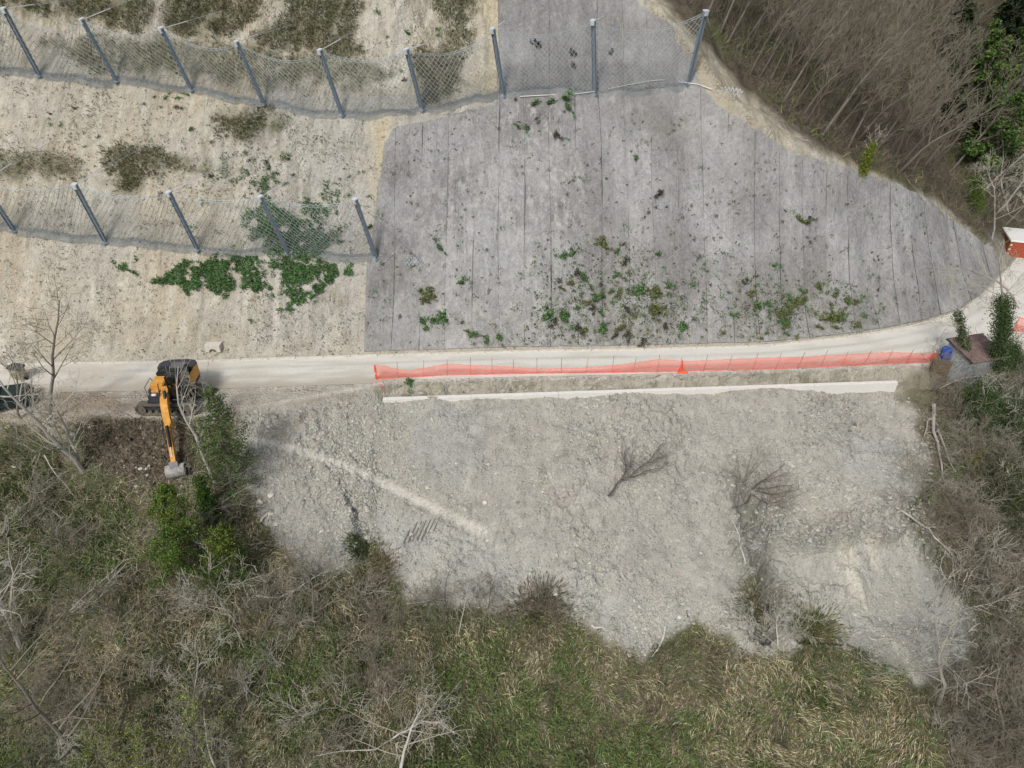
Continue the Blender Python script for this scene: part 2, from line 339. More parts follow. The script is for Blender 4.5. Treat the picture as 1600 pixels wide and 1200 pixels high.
# orange safety mesh: holes smaller than a pixel, so a part-transparent sheet
def safety_mat():
    m = bpy.data.materials.new('orange_safety_mesh'); m.use_nodes = True; t = m.node_tree; b = t.nodes['Principled BSDF']
    b.inputs['Base Color'].default_value = (.92, .17, .11, 1); b.inputs['Roughness'].default_value = .6
    tr = t.nodes.new('ShaderNodeBsdfTransparent'); mx = t.nodes.new('ShaderNodeMixShader')
    tc = t.nodes.new('ShaderNodeTexCoord'); n = t.nodes.new('ShaderNodeTexNoise'); n.inputs['Scale'].default_value = 1.2
    t.links.new(tc.outputs['Object'], n.inputs['Vector']); mr = t.nodes.new('ShaderNodeMapRange'); mr.inputs[3].default_value = .34; mr.inputs[4].default_value = .6
    t.links.new(n.outputs['Fac'], mr.inputs[0]); t.links.new(mr.outputs[0], mx.inputs[0])
    t.links.new(tr.outputs[0], mx.inputs[1]); t.links.new(b.outputs[0], mx.inputs[2])
    t.links.new(mx.outputs[0], t.nodes['Material Output'].inputs['Surface']); return m
M['safety'] = safety_mat()

# ---------------------------------------------------------------- object helpers
def tag(o, label=None, cat=None, group=None, kind=None):
    if label: o['label'] = label
    if cat: o['category'] = cat
    if group: o['group'] = group
    if kind: o['kind'] = kind
    return o
def fastmesh(name, V, F, m, C=None, smooth=False):
    V = np.asarray(V, np.float32).reshape(-1, 3); F = np.asarray(F, np.int32); k = F.shape[1]
    me = bpy.data.meshes.new(name); me.vertices.add(len(V)); me.vertices.foreach_set('co', V.ravel())
    me.loops.add(F.size); me.loops.foreach_set('vertex_index', F.ravel()); me.polygons.add(len(F))
    me.polygons.foreach_set('loop_start', np.arange(0, F.size, k, dtype=np.int32))
    if C is not None:
        a = me.color_attributes.new('Col', 'FLOAT_COLOR', 'POINT'); C = np.asarray(C, np.float32)
        if C.shape[1] == 3: C = np.c_[C, np.ones(len(C), np.float32)]
        a.data.foreach_set('color', np.ascontiguousarray(C, np.float32).ravel())
    me.polygons.foreach_set('use_smooth', np.full(len(F), smooth)); me.update(calc_edges=True); me.validate()
    if m: me.materials.append(m)
    return me
def link(name, me, parent=None, loc=None):
    o = bpy.data.objects.new(name, me); COL.objects.link(o)
    if parent: o.parent = parent
    if loc is not None: o.location = loc
    return o
def thing(name, label, cat, loc=(0, 0, 0), rotz=0, group=None):
    o = bpy.data.objects.new(name, None); COL.objects.link(o); o.location = loc; o.rotation_euler = (0, 0, rotz); o.empty_display_size = .3
    return tag(o, label, cat, group)
def dup(root, loc, rot=None, scale=None, label=None, group=None):
    r = root.copy(); COL.objects.link(r); r.location = loc
    if rot is not None: r.rotation_euler = rot
    if scale is not None: r.scale = scale
    if label: r['label'] = label
    if group: r['group'] = group
    for ch in list(root.children):
        c = ch.copy(); COL.objects.link(c); c.parent = r
        for g in ch.children:
            d = g.copy(); COL.objects.link(d); d.parent = c
    return r
class MB:
    def __init__(s): s.bm = bmesh.new()
    def box(s, c, size, rot=None, bev=0.0, taper=None):
        r = bmesh.ops.create_cube(s.bm, size=1); vs = r['verts']
        for v in vs:
            v.co = Vector((v.co.x * size[0], v.co.y * size[1], v.co.z * size[2]))
            if taper and v.co.z > 0: v.co.x *= taper[0]; v.co.y *= taper[1]
        if bev: 
            es = list({e for v in vs for e in v.link_edges}); rr = bmesh.ops.bevel(s.bm, geom=es, offset=bev, segments=2, affect='EDGES'); vs = list({v for f in rr['faces'] for v in f.verts} | {v for v in vs if v.is_valid})
        Mx = Matrix.Translation(Vector(c)) @ (rot.to_4x4() if rot is not None else Matrix.Identity(4))
        bmesh.ops.transform(s.bm, matrix=Mx, verts=vs); return s
    def cyl(s, a, b, r0, r1=None, n=12, cap=True):
        a = Vector(a); b = Vector(b); d = b - a; r1 = r0 if r1 is None else r1
        Mx = Matrix.Translation((a + b) / 2) @ d.to_track_quat('Z', 'Y').to_matrix().to_4x4()
        bmesh.ops.create_cone(s.bm, cap_ends=cap, segments=n, radius1=r0, radius2=r1, depth=d.length, matrix=Mx); return s
    def prism(s, prof, w, frame):
        """profile points (a,b) in plane spanned by frame[0],frame[1] at origin frame[3], thickness w along frame[2]"""
        A, B, Cc, O = [Vector(q) for q in frame]
        l = [s.bm.verts.new(O + A * p[0] + B * p[1] - Cc * w / 2) for p in prof]; r = [s.bm.verts.new(O + A * p[0] + B * p[1] + Cc * w / 2) for p in prof]
        n = len(prof); s.bm.faces.new(l); s.bm.faces.new(r[::-1])
        for i in range(n): s.bm.faces.new((l[i], r[i], r[(i + 1) % n], l[(i + 1) % n]))
        return s
    def build(s, name, m, parent=None, smooth=False, loc=None):
        bmesh.ops.recalc_face_normals(s.bm, faces=s.bm.faces)
        me = bpy.data.meshes.new(name); s.bm.to_mesh(me); s.bm.free(); me.materials.append(m)
        if smooth: me.polygons.foreach_set('use_smooth', [True] * len(me.polygons))
        return link(name, me, parent, loc)
def segmesh(name, P0, P1, r0, r1, m, n=3, C=None):
    P0 = np.asarray(P0, float); P1 = np.asarray(P1, float); N = len(P0)
    r0 = np.broadcast_to(r0, (N,)); r1 = np.broadcast_to(r1, (N,))
    T = P1 - P0; T /= np.linalg.norm(T, axis=1, keepdims=True) + 1e-9
    ref = np.where(np.abs(T[:, 2:3]) > .9, np.array([[1., 0, 0]]), np.array([[0, 0, 1.]]))
    U = np.cross(T, ref); U /= np.linalg.norm(U, axis=1, keepdims=True) + 1e-9; W = np.cross(T, U)
    vs = []
    for P, r in ((P0, r0), (P1, r1)):
        for k in range(n):
            a = 2 * math.pi * k / n; vs.append(P + (U * math.cos(a) + W * math.sin(a)) * r[:, None])
    V = np.stack(vs, 1).reshape(-1, 3); base = np.arange(N)[:, None] * 2 * n
    F = np.concatenate([base + np.array([[k, (k + 1) % n, n + (k + 1) % n, n + k]]) for k in range(n)], 0)
    if C is not None: C = np.repeat(np.asarray(C), 2 * n, axis=0)
    return fastmesh(name, V, F, m, C)
def polysegs(pts): pts = np.asarray(pts, float); return pts[:-1], pts[1:]
def bladesmesh(name, B, D, L, W, C, m=None, bend=.5, side=None):
    """bent grass blades: base B, unit direction D, length L, width W, colour C; droop by bend"""
    N = len(B)
    if side is None:
        side = rng.normal(size=(N, 3))
    S = np.cross(D, side); S /= np.linalg.norm(S, axis=1, keepdims=True) + 1e-9; S *= W[:, None] / 2
    mid = B + D * (L * .55)[:, None]
    D2 = D + np.array([0, -.25, -1.0]) * (bend * rng.uniform(.3, 1.4, N))[:, None]; D2 /= np.linalg.norm(D2, axis=1, keepdims=True)
    tip = mid + D2 * (L * .5)[:, None]
    V = np.stack([B - S, B + S, mid - S * .8, mid + S * .8, tip], 1).reshape(-1, 3); b = np.arange(N)[:, None] * 5
    F = np.concatenate([b + np.array([[0, 1, 3]]), b + np.array([[0, 3, 2]]), b + np.array([[2, 3, 4]])], 0)
    return fastmesh(name, V, F, m or M['blade'], np.repeat(C, 5, axis=0))
def leavesmesh(name, Cn, size, C, m=None, flat=None):
    N = len(Cn); a = rng.normal(size=(N, 3)); b = rng.normal(size=(N, 3))
    if flat is not None: a[:, 2] *= flat; b[:, 2] *= flat
    a /= np.linalg.norm(a, axis=1, keepdims=True); b -= a * (a * b).sum(1, keepdims=True); b /= np.linalg.norm(b, axis=1, keepdims=True) + 1e-9
    a *= size[:, None]; b *= (size * .55)[:, None]
    V = np.stack([Cn - a, Cn + b, Cn + a, Cn - b], 1).reshape(-1, 3); F = np.arange(N)[:, None] * 4 + np.array([[0, 1, 2, 3]])
    return fastmesh(name, V, F, m or M['blade'], np.repeat(C, 4, axis=0))
def vary(col, n, s=.2, hue=.06):
    c = np.asarray(col)[None] * (1 + rng.normal(0, s, (n, 1))) * (1 + rng.normal(0, hue, (n, 3))); return np.clip(c, .004, .9)

# ---------------------------------------------------------------- ground
VEGPOLY_TOP = [
    [(-60, -60), (232, -60), (236, 30), (215, 45), (180, 38), (120, 24), (60, 30), (0, 8), (-60, 5)],
    [(248, -60), (420, -60), (405, 20), (360, 62), (300, 55), (255, 40)],
    [(452, -60), (545, -60), (560, 60), (562, 92), (520, 85), (470, 72), (430, 78), (400, 60), (440, 30)],
    [(640, -60), (760, -60), (740, 20), (728, 60), (718, 78), (688, 80), (690, 50), (705, 20), (680, 8)],
    [(640, 80), (718, 80), (712, 130), (680, 165), (655, 160)],
    [(-60, 236), (60, 236), (120, 250), (128, 275), (40, 282), (-60, 275)],
    [(172, 232), (215, 228), (330, 258), (328, 268), (260, 258), (220, 300), (175, 300)],
    [(330, 170), (430, 172), (440, 195), (400, 218), (360, 205)],
    [(230, 60), (420, 75), (560, 95), (620, 110), (560, 130), (420, 135), (300, 120), (180, 110), (60, 80), (60, 60)],
]
def masks(x, y, z):
    px, py, d = project(x, y, z)
    n1 = fbm(x * .9, y * .9, 71, 4); n2 = fbm(x * .9, y * .9, 75, 4); qx = px + n1 * 26; qy = py + n2 * 20
    ty = np.interp(x, TOE[:, 0], TOE[:, 1]); oy = np.interp(x, OUT[:, 0], OUT[:, 1])
    return px, py, qx, qy, ty, oy
def lerp(a, b, t): return a * (1 - t[:, None]) + np.asarray(b)[None] * t[:, None]
def ground_colour(x, y, z):
    px, py, qx, qy, ty, oy = masks(x, y, z)
    up = y > ty; N = len(x); nb = fbm(x * .25, y * .25, 81, 4); nf = fbm(x * 2.1, y * 2.1, 83, 4)
    base = np.tile(np.array([.47, .42, .325]), (N, 1))
    base = lerp(base, (.44, .415, .355), sstep(-.3, .4, nb) * .9)
    base = lerp(base, (.42, .41, .375), sstep(330, 430, qx) * .8 * (py > 150))
    base = lerp(base, (.36, .33, .265), sstep(470, 560, qy) * .5 * sstep(-.3, .3, nf))
    base = lerp(base, (.56, .54, .46), sstep(.0, .4, fbm(x * 1.8, y * .4, 84, 5)) * .55)
    base = lerp(base, (.33, .30, .22), sstep(.12, .5, fbm(x * 1.2, y * .9, 86, 5)) * .45)
    base = lerp(base, (.58, .56, .48), sstep(.0, .3, fbm(x * .5, y * .3, 87, 4)) * (py < 130) * (px > 400) * .7)
    base = lerp(base, (.54, .47, .31), (np.exp(-((qx - 600) / 22) ** 2) * (py > 180) + np.exp(-((qx - 770) / 28) ** 2) * (py < 140)) * .7)
    # rills
    base = lerp(base, (.21, .19, .14), sstep(.22, .5, fbm(x * 2.6, y * .35, 85, 4)) * .35)
    wv = np.zeros(N)
    for P in VEGPOLY_TOP: wv = np.maximum(wv, pmask(qx, qy, P, 16))
    base = lerp(base, (.115, .115, .06), wv * np.clip(.62 + nf * .5, 0, 1))
    # forest floor beyond the crest
    FOR = [(985, -90), (1015, -30), (1085, 60), (1150, 130), (1205, 180), (1270, 228), (1330, 256), (1400, 284), (1460, 312), (1515, 358), (1562, 398), (1620, 330), (2400, 300), (2400, -900), (900, -900)]
    wf = pmask(qx * .4 + px * .6, qy * .4 + py * .6, FOR, 14)
    cr = [(995, -20), (1060, 10), (1130, 90), (1200, 165), (1300, 225), (1420, 275), (1530, 350), (1570, 400), (1600, 400), (1560, 440), (1480, 380), (1240, 270), (1100, 160), (1060, 80)]
    wc = pmask(px + nf * 6, py + nf * 6, cr, 10)
    base = lerp(base, (.40, .36, .27), wc * .9 * np.clip(.7 + nf, 0, 1))
    base = lerp(base, (.11, .095, .068), wf)
    base = lerp(base, (.10, .11, .05), wf * sstep(.0, .5, nb))
    base = lerp(base, (.26, .25, .21), pmask(px, py, [(1545, 360), (1580, 380), (1600, 400), (1580, 440), (1550, 470), (1535, 440), (1550, 400)], 14) * .8)
    # toe strip of loose earth
    base = lerp(base, (.46, .43, .36), np.exp(-((y - ty - .3) / .5) ** 2) * up * (x < 46))
    # ---- below the toe
    lowc = np.tile(np.array([.11, .125, .06]), (N, 1))
    lowc = lerp(lowc, (.19, .165, .115), sstep(-.2, .5, nb)); 
    deb = pmask(px + n_(x, y, 76) * 22, py + n_(x, y, 77) * 16, DEBRIS, 12)
    dc = np.tile(np.array([.388, .372, .332]), (N, 1))
    dc = lerp(dc, (.40, .375, .315), sstep(.05, .5, fbm(x * .16, y * .16, 91, 3)) * .6)
    dc = lerp(dc, (.37, .375, .35), sstep(.05, .5, fbm(x * .2, y * .2, 92, 3)) * .6)
    dc = lerp(dc, (.46, .45, .40), sstep(.15, .5, fbm(x * 1.1, y * 1.1, 93, 5)) * .5)
    dc = lerp(dc, (.24, .235, .20), sstep(.2, .6, fbm(x * 1.3 + 5, y * 1.3, 94, 5)) * .5)
    dc = lerp(dc, (.47, .465, .425), pmask(qx, qy, [(560, 780), (760, 830), (1000, 930), (1160, 1000), (1180, 1040), (850, 960), (640, 940), (590, 860)], 40) * .5)
    dc = lerp(dc, (.62, .60, .54), np.exp(-(polydist(px, py, [(372, 686), (430, 694), (480, 708), (560, 738), (640, 775), (755, 830)], closed=False) / 7.5) ** 4) * .75)
    for off in (13, -13): dc = lerp(dc, (.30, .295, .26), np.exp(-((polydist(px, py + off, PATHPX, closed=False)) / 3) ** 2) * .5 * np.clip(.5 + 2 * nf, 0, 1))
    sc = pmask(px, py, SCARP, 9); dc = lerp(dc, (.43, .42, .375), sc * .85)
    dc = lerp(dc, (.30, .305, .29), sc * sstep(1400, 1480, qx) * .8)
    dc = lerp(dc, (.60, .58, .48), sc * sstep(.1, .5, fbm(x * 1.4 + y * .5, y * .35, 96, 4)) * np.exp(-((px - 1350 - (py - 900) * .4) / 38) ** 2))
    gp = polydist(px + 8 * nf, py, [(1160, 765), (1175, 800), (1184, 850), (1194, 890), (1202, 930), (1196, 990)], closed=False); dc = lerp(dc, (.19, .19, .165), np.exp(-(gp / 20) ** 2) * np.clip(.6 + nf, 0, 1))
    gp = polydist(px, py + 10 * nf, SCARP[:7], closed=False); dc = lerp(dc, (.17, .168, .145), np.exp(-((gp) / 9) ** 2) * np.clip(.6 + 1.5 * nf, 0, 1))  # dark crumbs plus painted shade of the overhang along the scarp lip
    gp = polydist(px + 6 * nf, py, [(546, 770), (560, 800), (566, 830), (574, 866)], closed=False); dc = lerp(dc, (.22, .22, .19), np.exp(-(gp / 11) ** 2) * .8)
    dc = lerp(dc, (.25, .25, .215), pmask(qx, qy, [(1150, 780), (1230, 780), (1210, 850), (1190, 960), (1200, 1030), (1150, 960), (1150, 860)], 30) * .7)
    lowc = lerp(lowc, (.40, .36, .285), pmask(qx, qy, [(-400, 600), (400, 600), (600, 590), (600, 625), (420, 640), (380, 660), (300, 655), (140, 650), (90, 690), (0, 670), (-400, 690)], 16) * .92)
    for i in range(3): lowc[:, i] = lowc[:, i] * (1 - deb) + dc[:, i] * deb
    lowc = lerp(lowc, (.105, .088, .062), pmask(qx, qy, DARKSOIL, 14))
    lowc = lerp(lowc, (.30, .27, .21), pmask(qx, qy, DARKSOIL, 14) * sstep(.25, .5, fbm(x * 1.6, y * 1.6, 97, 4)) * .7)
    s = oy - y; wy = wall_y(x); inw = (x > WA[0] - .5) * (x < WB[0] + 4)
    band = inw * sstep(0, .15, s) * (y > wy - .2)
    lowc = lerp(lowc, (.42, .395, .325), band)
    lowc = lerp(lowc, (.23, .215, .16), band * sstep(.0, .4, fbm(x * 1.2, y * 2, 98, 4)) * .8)
    near = (s < .9) * (s > -99) * 1.0
    rd = sstep(.5, -.1, s) if False else 1 - sstep(-.1, .35, s)
    lowc = lerp(lowc, (.60, .575, .51), rd * .0 + near * 0)
    lowc = lerp(lowc, (.62, .60, .54), rd)
    padm = pmask(px, py, [(100, 600), (400, 605), (590, 596), (400, 640), (300, 655), (130, 648), (-100, 650), (-100, 610)], 14) * rd
    lowc = lerp(lowc, (.44, .40, .335), padm * np.clip(.8 + nf * .5, 0, 1))
    brn = pmask(qx, qy, [(150, 610), (210, 625), (230, 640), (130, 660), (60, 665), (60, 620)], 20); lowc = lerp(lowc, (.30, .225, .15), brn * .6)
    lowc = lerp(lowc, (.105, .095, .065), pmask(qx, qy, [(1440, 640), (1640, 600), (1800, 1300), (1460, 1250), (1540, 1000), (1480, 880), (1450, 780)], 20) * .85)
    lowc = lerp(lowc, (.19, .175, .12), pmask(qx, qy, [(1405, 590), (1440, 575), (1600, 570), (1700, 800), (1480, 900), (1455, 760), (1450, 690)], 14) * .7)
    lowc = lerp(lowc, (.38, .365, .31), pmask(px, py, [(1432, 778), (1462, 775), (1465, 830), (1475, 870), (1440, 840)], 6))
    out = np.where(up[:, None], base, lowc)
    gain = np.where(up, 1.08, np.where(s > .1, 1.0 + .07 * deb, 1.0)); out = out * gain[:, None]
    return np.clip(out * (1 + .10 * fbm(x * 5, y * 5, 99, 3))[:, None], .01, .9)
def n_(x, y, s): return fbm(x * .9, y * .9, s, 4)

def axis(parts):
    out = []
    for a, b, st in parts: out.append(np.arange(a, b, st))
    return np.concatenate(out)
gx = axis([(-90, -44, 1.0), (-44, 52, .15), (52, 75, .4), (75, 150, 2.0)])
gy = axis([(-60, -27, .8), (-27, 26, .145), (26, 60, .35), (60, 180, 2.0)])
X, Y = np.meshgrid(gx, gy); xf, yf = X.ravel(), Y.ravel(); Z = h(xf, yf); GRID.update(x=gx, y=gy, z=Z.reshape(X.shape))
C = ground_colour(xf, yf, Z)
idx = np.arange(X.size).reshape(X.shape)
F = np.stack([idx[:-1, :-1], idx[:-1, 1:], idx[1:, 1:], idx[1:, :-1]], -1).reshape(-1, 4)
gob = link('hillside_ground', fastmesh('hillside_ground', np.c_[xf, yf, Z], F, M['ground'], C, smooth=False)); tag(gob, kind='structure')

# road sheet
def strip(xs, ya, yb, ny, dz):
    V = []
    for i, x in enumerate(xs):
        for j in range(ny + 1):
            V.append((x, ya[i] + (yb[i] - ya[i]) * j / ny, 0))
    V = np.array(V, float); V[:, 2] = hq(V[:, 0], V[:, 1]) + dz
    I = np.arange(len(V)).reshape(len(xs), ny + 1)
    Fq = np.stack([I[:-1, :-1], I[1:, :-1], I[1:, 1:], I[:-1, 1:]], -1).reshape(-1, 4); return V, Fq
xs = np.arange(-60, 58, .3); tyv = np.interp(xs, TOE[:, 0], TOE[:, 1]); oyv = np.interp(xs, OUT[:, 0], OUT[:, 1])
inner = tyv - .05; outer = np.maximum(oyv + .15, tyv - 3.6 - 60 * sstep(33, 36, xs))
outer = np.minimum(outer, inner - .5)
V, Fq = strip(xs, outer, inner, 14, .0)
V[:, 2] = .03
xr, yr = V[:, 0], V[:, 1]; ins = np.repeat(inner, 15); u = (ins - yr)
rc = np.tile(np.array([.67, .655, .595]), (len(V), 1))
tr = np.exp(-((u - .95 + .12 * fbm(xr * .1, xr * 0, 5, 2)) / .16) ** 2) + np.exp(-((u - 2.2 + .12 * fbm(xr * .1, xr * 0, 6, 2)) / .2) ** 2)
rc = lerp(rc, (.46, .44, .385), np.clip(tr, 0, 1) * np.clip(.6 + .7 * fbm(xr * .3, yr * 1.5, 7, 3), 0, .9))
rc = lerp(rc, (.56, .53, .46), sstep(.0, .5, fbm(xr * .4, yr * 1.4, 8, 4)) * .6)
rc = lerp(rc, (.52, .48, .40), (1 - sstep(-22, -12, xr)) * np.clip(.5 + fbm(xr * .5, yr, 9, 3), 0, 1))
rc = lerp(rc, (.45, .41, .34), sstep(2.3, 3.3, u + .8 * fbm(xr * .3, yr * .6, 10, 4)) * (1 - sstep(-9, -5, xr)))
rc = lerp(rc, (.50, .475, .41), sstep(.1, .5, fbm(xr * .15, yr * 2.2, 14, 4)) * .6)
road = link('road', fastmesh('road', V, Fq, M['road'], rc, smooth=True)); tag(road, kind='structure')

# kerb between the toe of the slope and the road, in cast lengths
kerb = thing('road_kerb', 'pale concrete kerb edging the road along the foot of the slope', 'kerb')
kx = np.arange(-52, 47, 2.0)
for i in range(len(kx) - 1):
    a = np.array([kx[i] + .015, np.interp(kx[i], TOE[:, 0], TOE[:, 1]) + .02]); b = np.array([kx[i + 1] - .015, np.interp(kx[i + 1], TOE[:, 0], TOE[:, 1]) + .02])
    d = b - a; L = np.linalg.norm(d)
    q = MB(); q.box((0, 0, 0), (L, .16, .22), bev=.02)
    q.build('kerb_segment', M['kerb'], kerb, loc=((a[0] + b[0]) / 2, (a[1] + b[1]) / 2, .03 + random.uniform(-.03, .02))).rotation_euler = (0, 0, math.atan2(d[1], d[0]))

# ---------------------------------------------------------------- netting panels on the slope
NETPOLY = [(566, 620), (568, 470), (588, 300), (600, 225), (616, 203), (700, 186), (765, 170), (775, 160), (772, -300), (900, -300), (975, -40), (1000, 10), (1050, 50), (1075, 90), (1100, 140), (1120, 168), (1180, 207), (1240, 245), (1330, 268), (1400, 290), (1450, 315), (1500, 355), (1550, 395), (1562, 430), (1556, 480), (1500, 530), (1300, 620)]
net = thing('slope_netting', 'grey erosion netting in vertical widths pinned over the cut slope above the road', 'netting')
PW = 2.0
def col_range(x):
    t0 = np.interp(x, TOE[:, 0], TOE[:, 1]) + .35
    ys = np.arange(t0, t0 + 34, .08); zz = hq(np.full(ys.shape, x), ys); px, py, d = project(x, ys, zz)
    ok = (polydist(px + 2.5 * np.sin(ys * 3 + x), py, NETPOLY) > 0) & (py > -60)
    if not ok.any(): return None
    i0 = np.argmax(ok); j = i0
    while j < len(ys) and ok[j]: j += 1
    return ys[i0], ys[min(j, len(ys) - 1)]
x0 = hit(572, 500)[0]; x1 = hit(1556, 440)[0] + .5
px_start = x0
npan = 0
xx = x0
while xx < x1:
    w = PW + .03; cols = np.linspace(xx, xx + w, 11); rr = []
    for c in cols: rr.append(col_range(c))
    good = [i for i, r_ in enumerate(rr) if r_ is not None and r_[1] - r_[0] > .4]
    if len(good) >= 2:
        cols = cols[good]; rr = [rr[i] for i in good]; nv = 110
        Vp = []
        for i, c in enumerate(cols):
            # seam edges wander a little
            for v in np.linspace(0, 1, nv): Vp.append((c, rr[i][0] + (rr[i][1] - rr[i][0]) * v, 0))
        Vp = np.array(Vp); Vp[:, 0] += .06 * np.sin(Vp[:, 1] * .5 + xx) + .05 * fbm(Vp[:, 1] * .6, Vp[:, 1] * 0 + xx, 16, 2)
        uu = (Vp[:, 0] - xx) / w
        zt = hq(Vp[:, 0], Vp[:, 1]) + .10 + .025 * (npan % 2) + .05 * np.sin(np.clip(uu, 0, 1) * math.pi) * (.6 + .5 * fbm(Vp[:, 1] * .4, Vp[:, 0] * .2, 15, 2)) + .03 * np.sin(uu * 26) * .4
        Vp[:, 2] = zt
        ppx, ppy, _ = project(Vp[:, 0], Vp[:, 1], Vp[:, 2])
        wsh = .25 * sstep(.0, .4, fbm(Vp[:, 0] * .3, Vp[:, 1] * .3, 17, 3)) + 1.0 * np.exp(-((ppx - 760) / 130) ** 2) * sstep(200, 260, ppy) + np.exp(-((ppx - 830) / 60) ** 2) * .9 * (ppy > 160) * (ppy < 360) + .6 * np.exp(-((ppx - 900) / 90) ** 2) * sstep(430, 520, ppy) + .12
        wgr = np.exp(-((ppx - 960) / 110) ** 2 - ((ppy - 480) / 75) ** 2) + np.exp(-((ppx - 1250) / 130) ** 2 - ((ppy - 490) / 60) ** 2) + .8 * np.exp(-((ppx - 1050) / 70) ** 2 - ((ppy - 195) / 30) ** 2) + .35 * sstep(360, 520, ppy)
        Ca = np.c_[np.clip(wsh, 0, 1), np.clip(wgr, 0, 1), np.zeros(len(Vp))]
        I = np.arange(len(Vp)).reshape(len(cols), nv); Fp = np.stack([I[:-1, :-1], I[1:, :-1], I[1:, 1:], I[:-1, 1:]], -1).reshape(-1, 4)
        link('netting_panel', fastmesh('netting_panel', Vp, Fp, M['netting'], Ca, smooth=True), net); npan += 1
    xx += PW
print('panels', npan)
# dark lacing rope in the seams + crossing retaining cables
xx = x0 + PW
while xx < x1:
    r_ = col_range(xx - .02)
    if r_ and r_[1] - r_[0] > 1.5:
        ys = np.arange(r_[0], r_[1], .5); xw = xx - .02 + .06 * np.sin(ys * .5 + xx); P = np.c_[xw, ys, hq(xw, ys) + .12]
        wd_ = rng.uniform(.004, .020) * rng.uniform(.3, 1.3, len(P)) + .003; link('seam_rope', segmesh('seam_rope', P[:-1], P[1:], wd_[:-1], wd_[1:], M['dgrey']), net)
    xx += PW
for sgn in (1, -1):
    for k in np.arange(-60, 120, 4.2):
        t = np.arange(0, 60, .6)
        xw = k + sgn * t * .72; yw = 3 + t * .5
        m_ = (xw > x0) & (xw < x1 + 4); xw, yw = xw[m_], yw[m_]
        if len(xw) < 3: continue
        ty_ = np.interp(xw, TOE[:, 0], TOE[:, 1]); zz = hq(xw, yw) + .24; px_, py_, _ = project(xw, yw, zz)
        ok = (polydist(px_, py_, NETPOLY) > 8) & (yw > ty_ + .8)
        P = np.c_[xw, yw, zz]; kk = ok[:-1] & ok[1:]
        if kk.sum() > 3: link('retaining_cable', segmesh('retaining_cable', P[:-1][kk], P[1:][kk], .011, .011, M['wire']), net)

# ---------------------------------------------------------------- rockfall barriers
def stand(bp, tp, H):
    B = hit(*bp); r = ray(*tp); t = (B[2] + H - CAM[2]) / r[2] if abs(r[2]) > 1e-6 else -1
    T = CAM + r * t
    if t < 0 or not (-2.2 < T[1] - B[1] < 1.8): T = CAM + r * ((B[1] - .3 - CAM[1]) / r[1])
    return B, T
def stand_y(bp, tp, dy):
    B = hit(*bp); r = ray(*tp); return B, CAM + r * ((B[1] + dy - CAM[1]) / r[1])
def stand_len(bp, tp, L):
    """foot on the ground at one pixel, head on the ray of another; length L, leaning out from the slope"""
    B = hit(*bp); r = ray(*tp); r = r / np.linalg.norm(r); oc = CAM - B; bq = oc @ r; cq = oc @ oc - L * L; disc = bq * bq - cq
    t = -bq - math.sqrt(disc) * .55 if disc > 0 else -bq
    return B, CAM + r * t
def i_post(parent, B, T):
    B = Vector(B); T = Vector(T); d = T - B; L = d.length
    q = MB(); w = .30
    q.box((0, 0, L / 2), (w, .028, L)); q.box((-w / 2 + .015, 0, L / 2), (.03, .22, L)); q.box((w / 2 - .015, 0, L / 2), (.03, .22, L))
    o = q.build('post', M['steel'], parent, loc=B); Zq = d.to_track_quat('Z', 'Y'); o.rotation_euler = Zq.to_euler()
    c = MB(); c.box((0, 0, L + .06), (.40, .34, .10), bev=.015); c.box((0, -.12, L - .12), (.30, .12, .3), bev=.01); c.build('post_cap', M['cap'], o)
    b = MB(); b.box((0, 0, .0), (.5, .5, .05)); b.cyl((-.18, 0, .02), (.18, 0, .02), .05); b.build('base_plate', M['steel'], o)
    return o
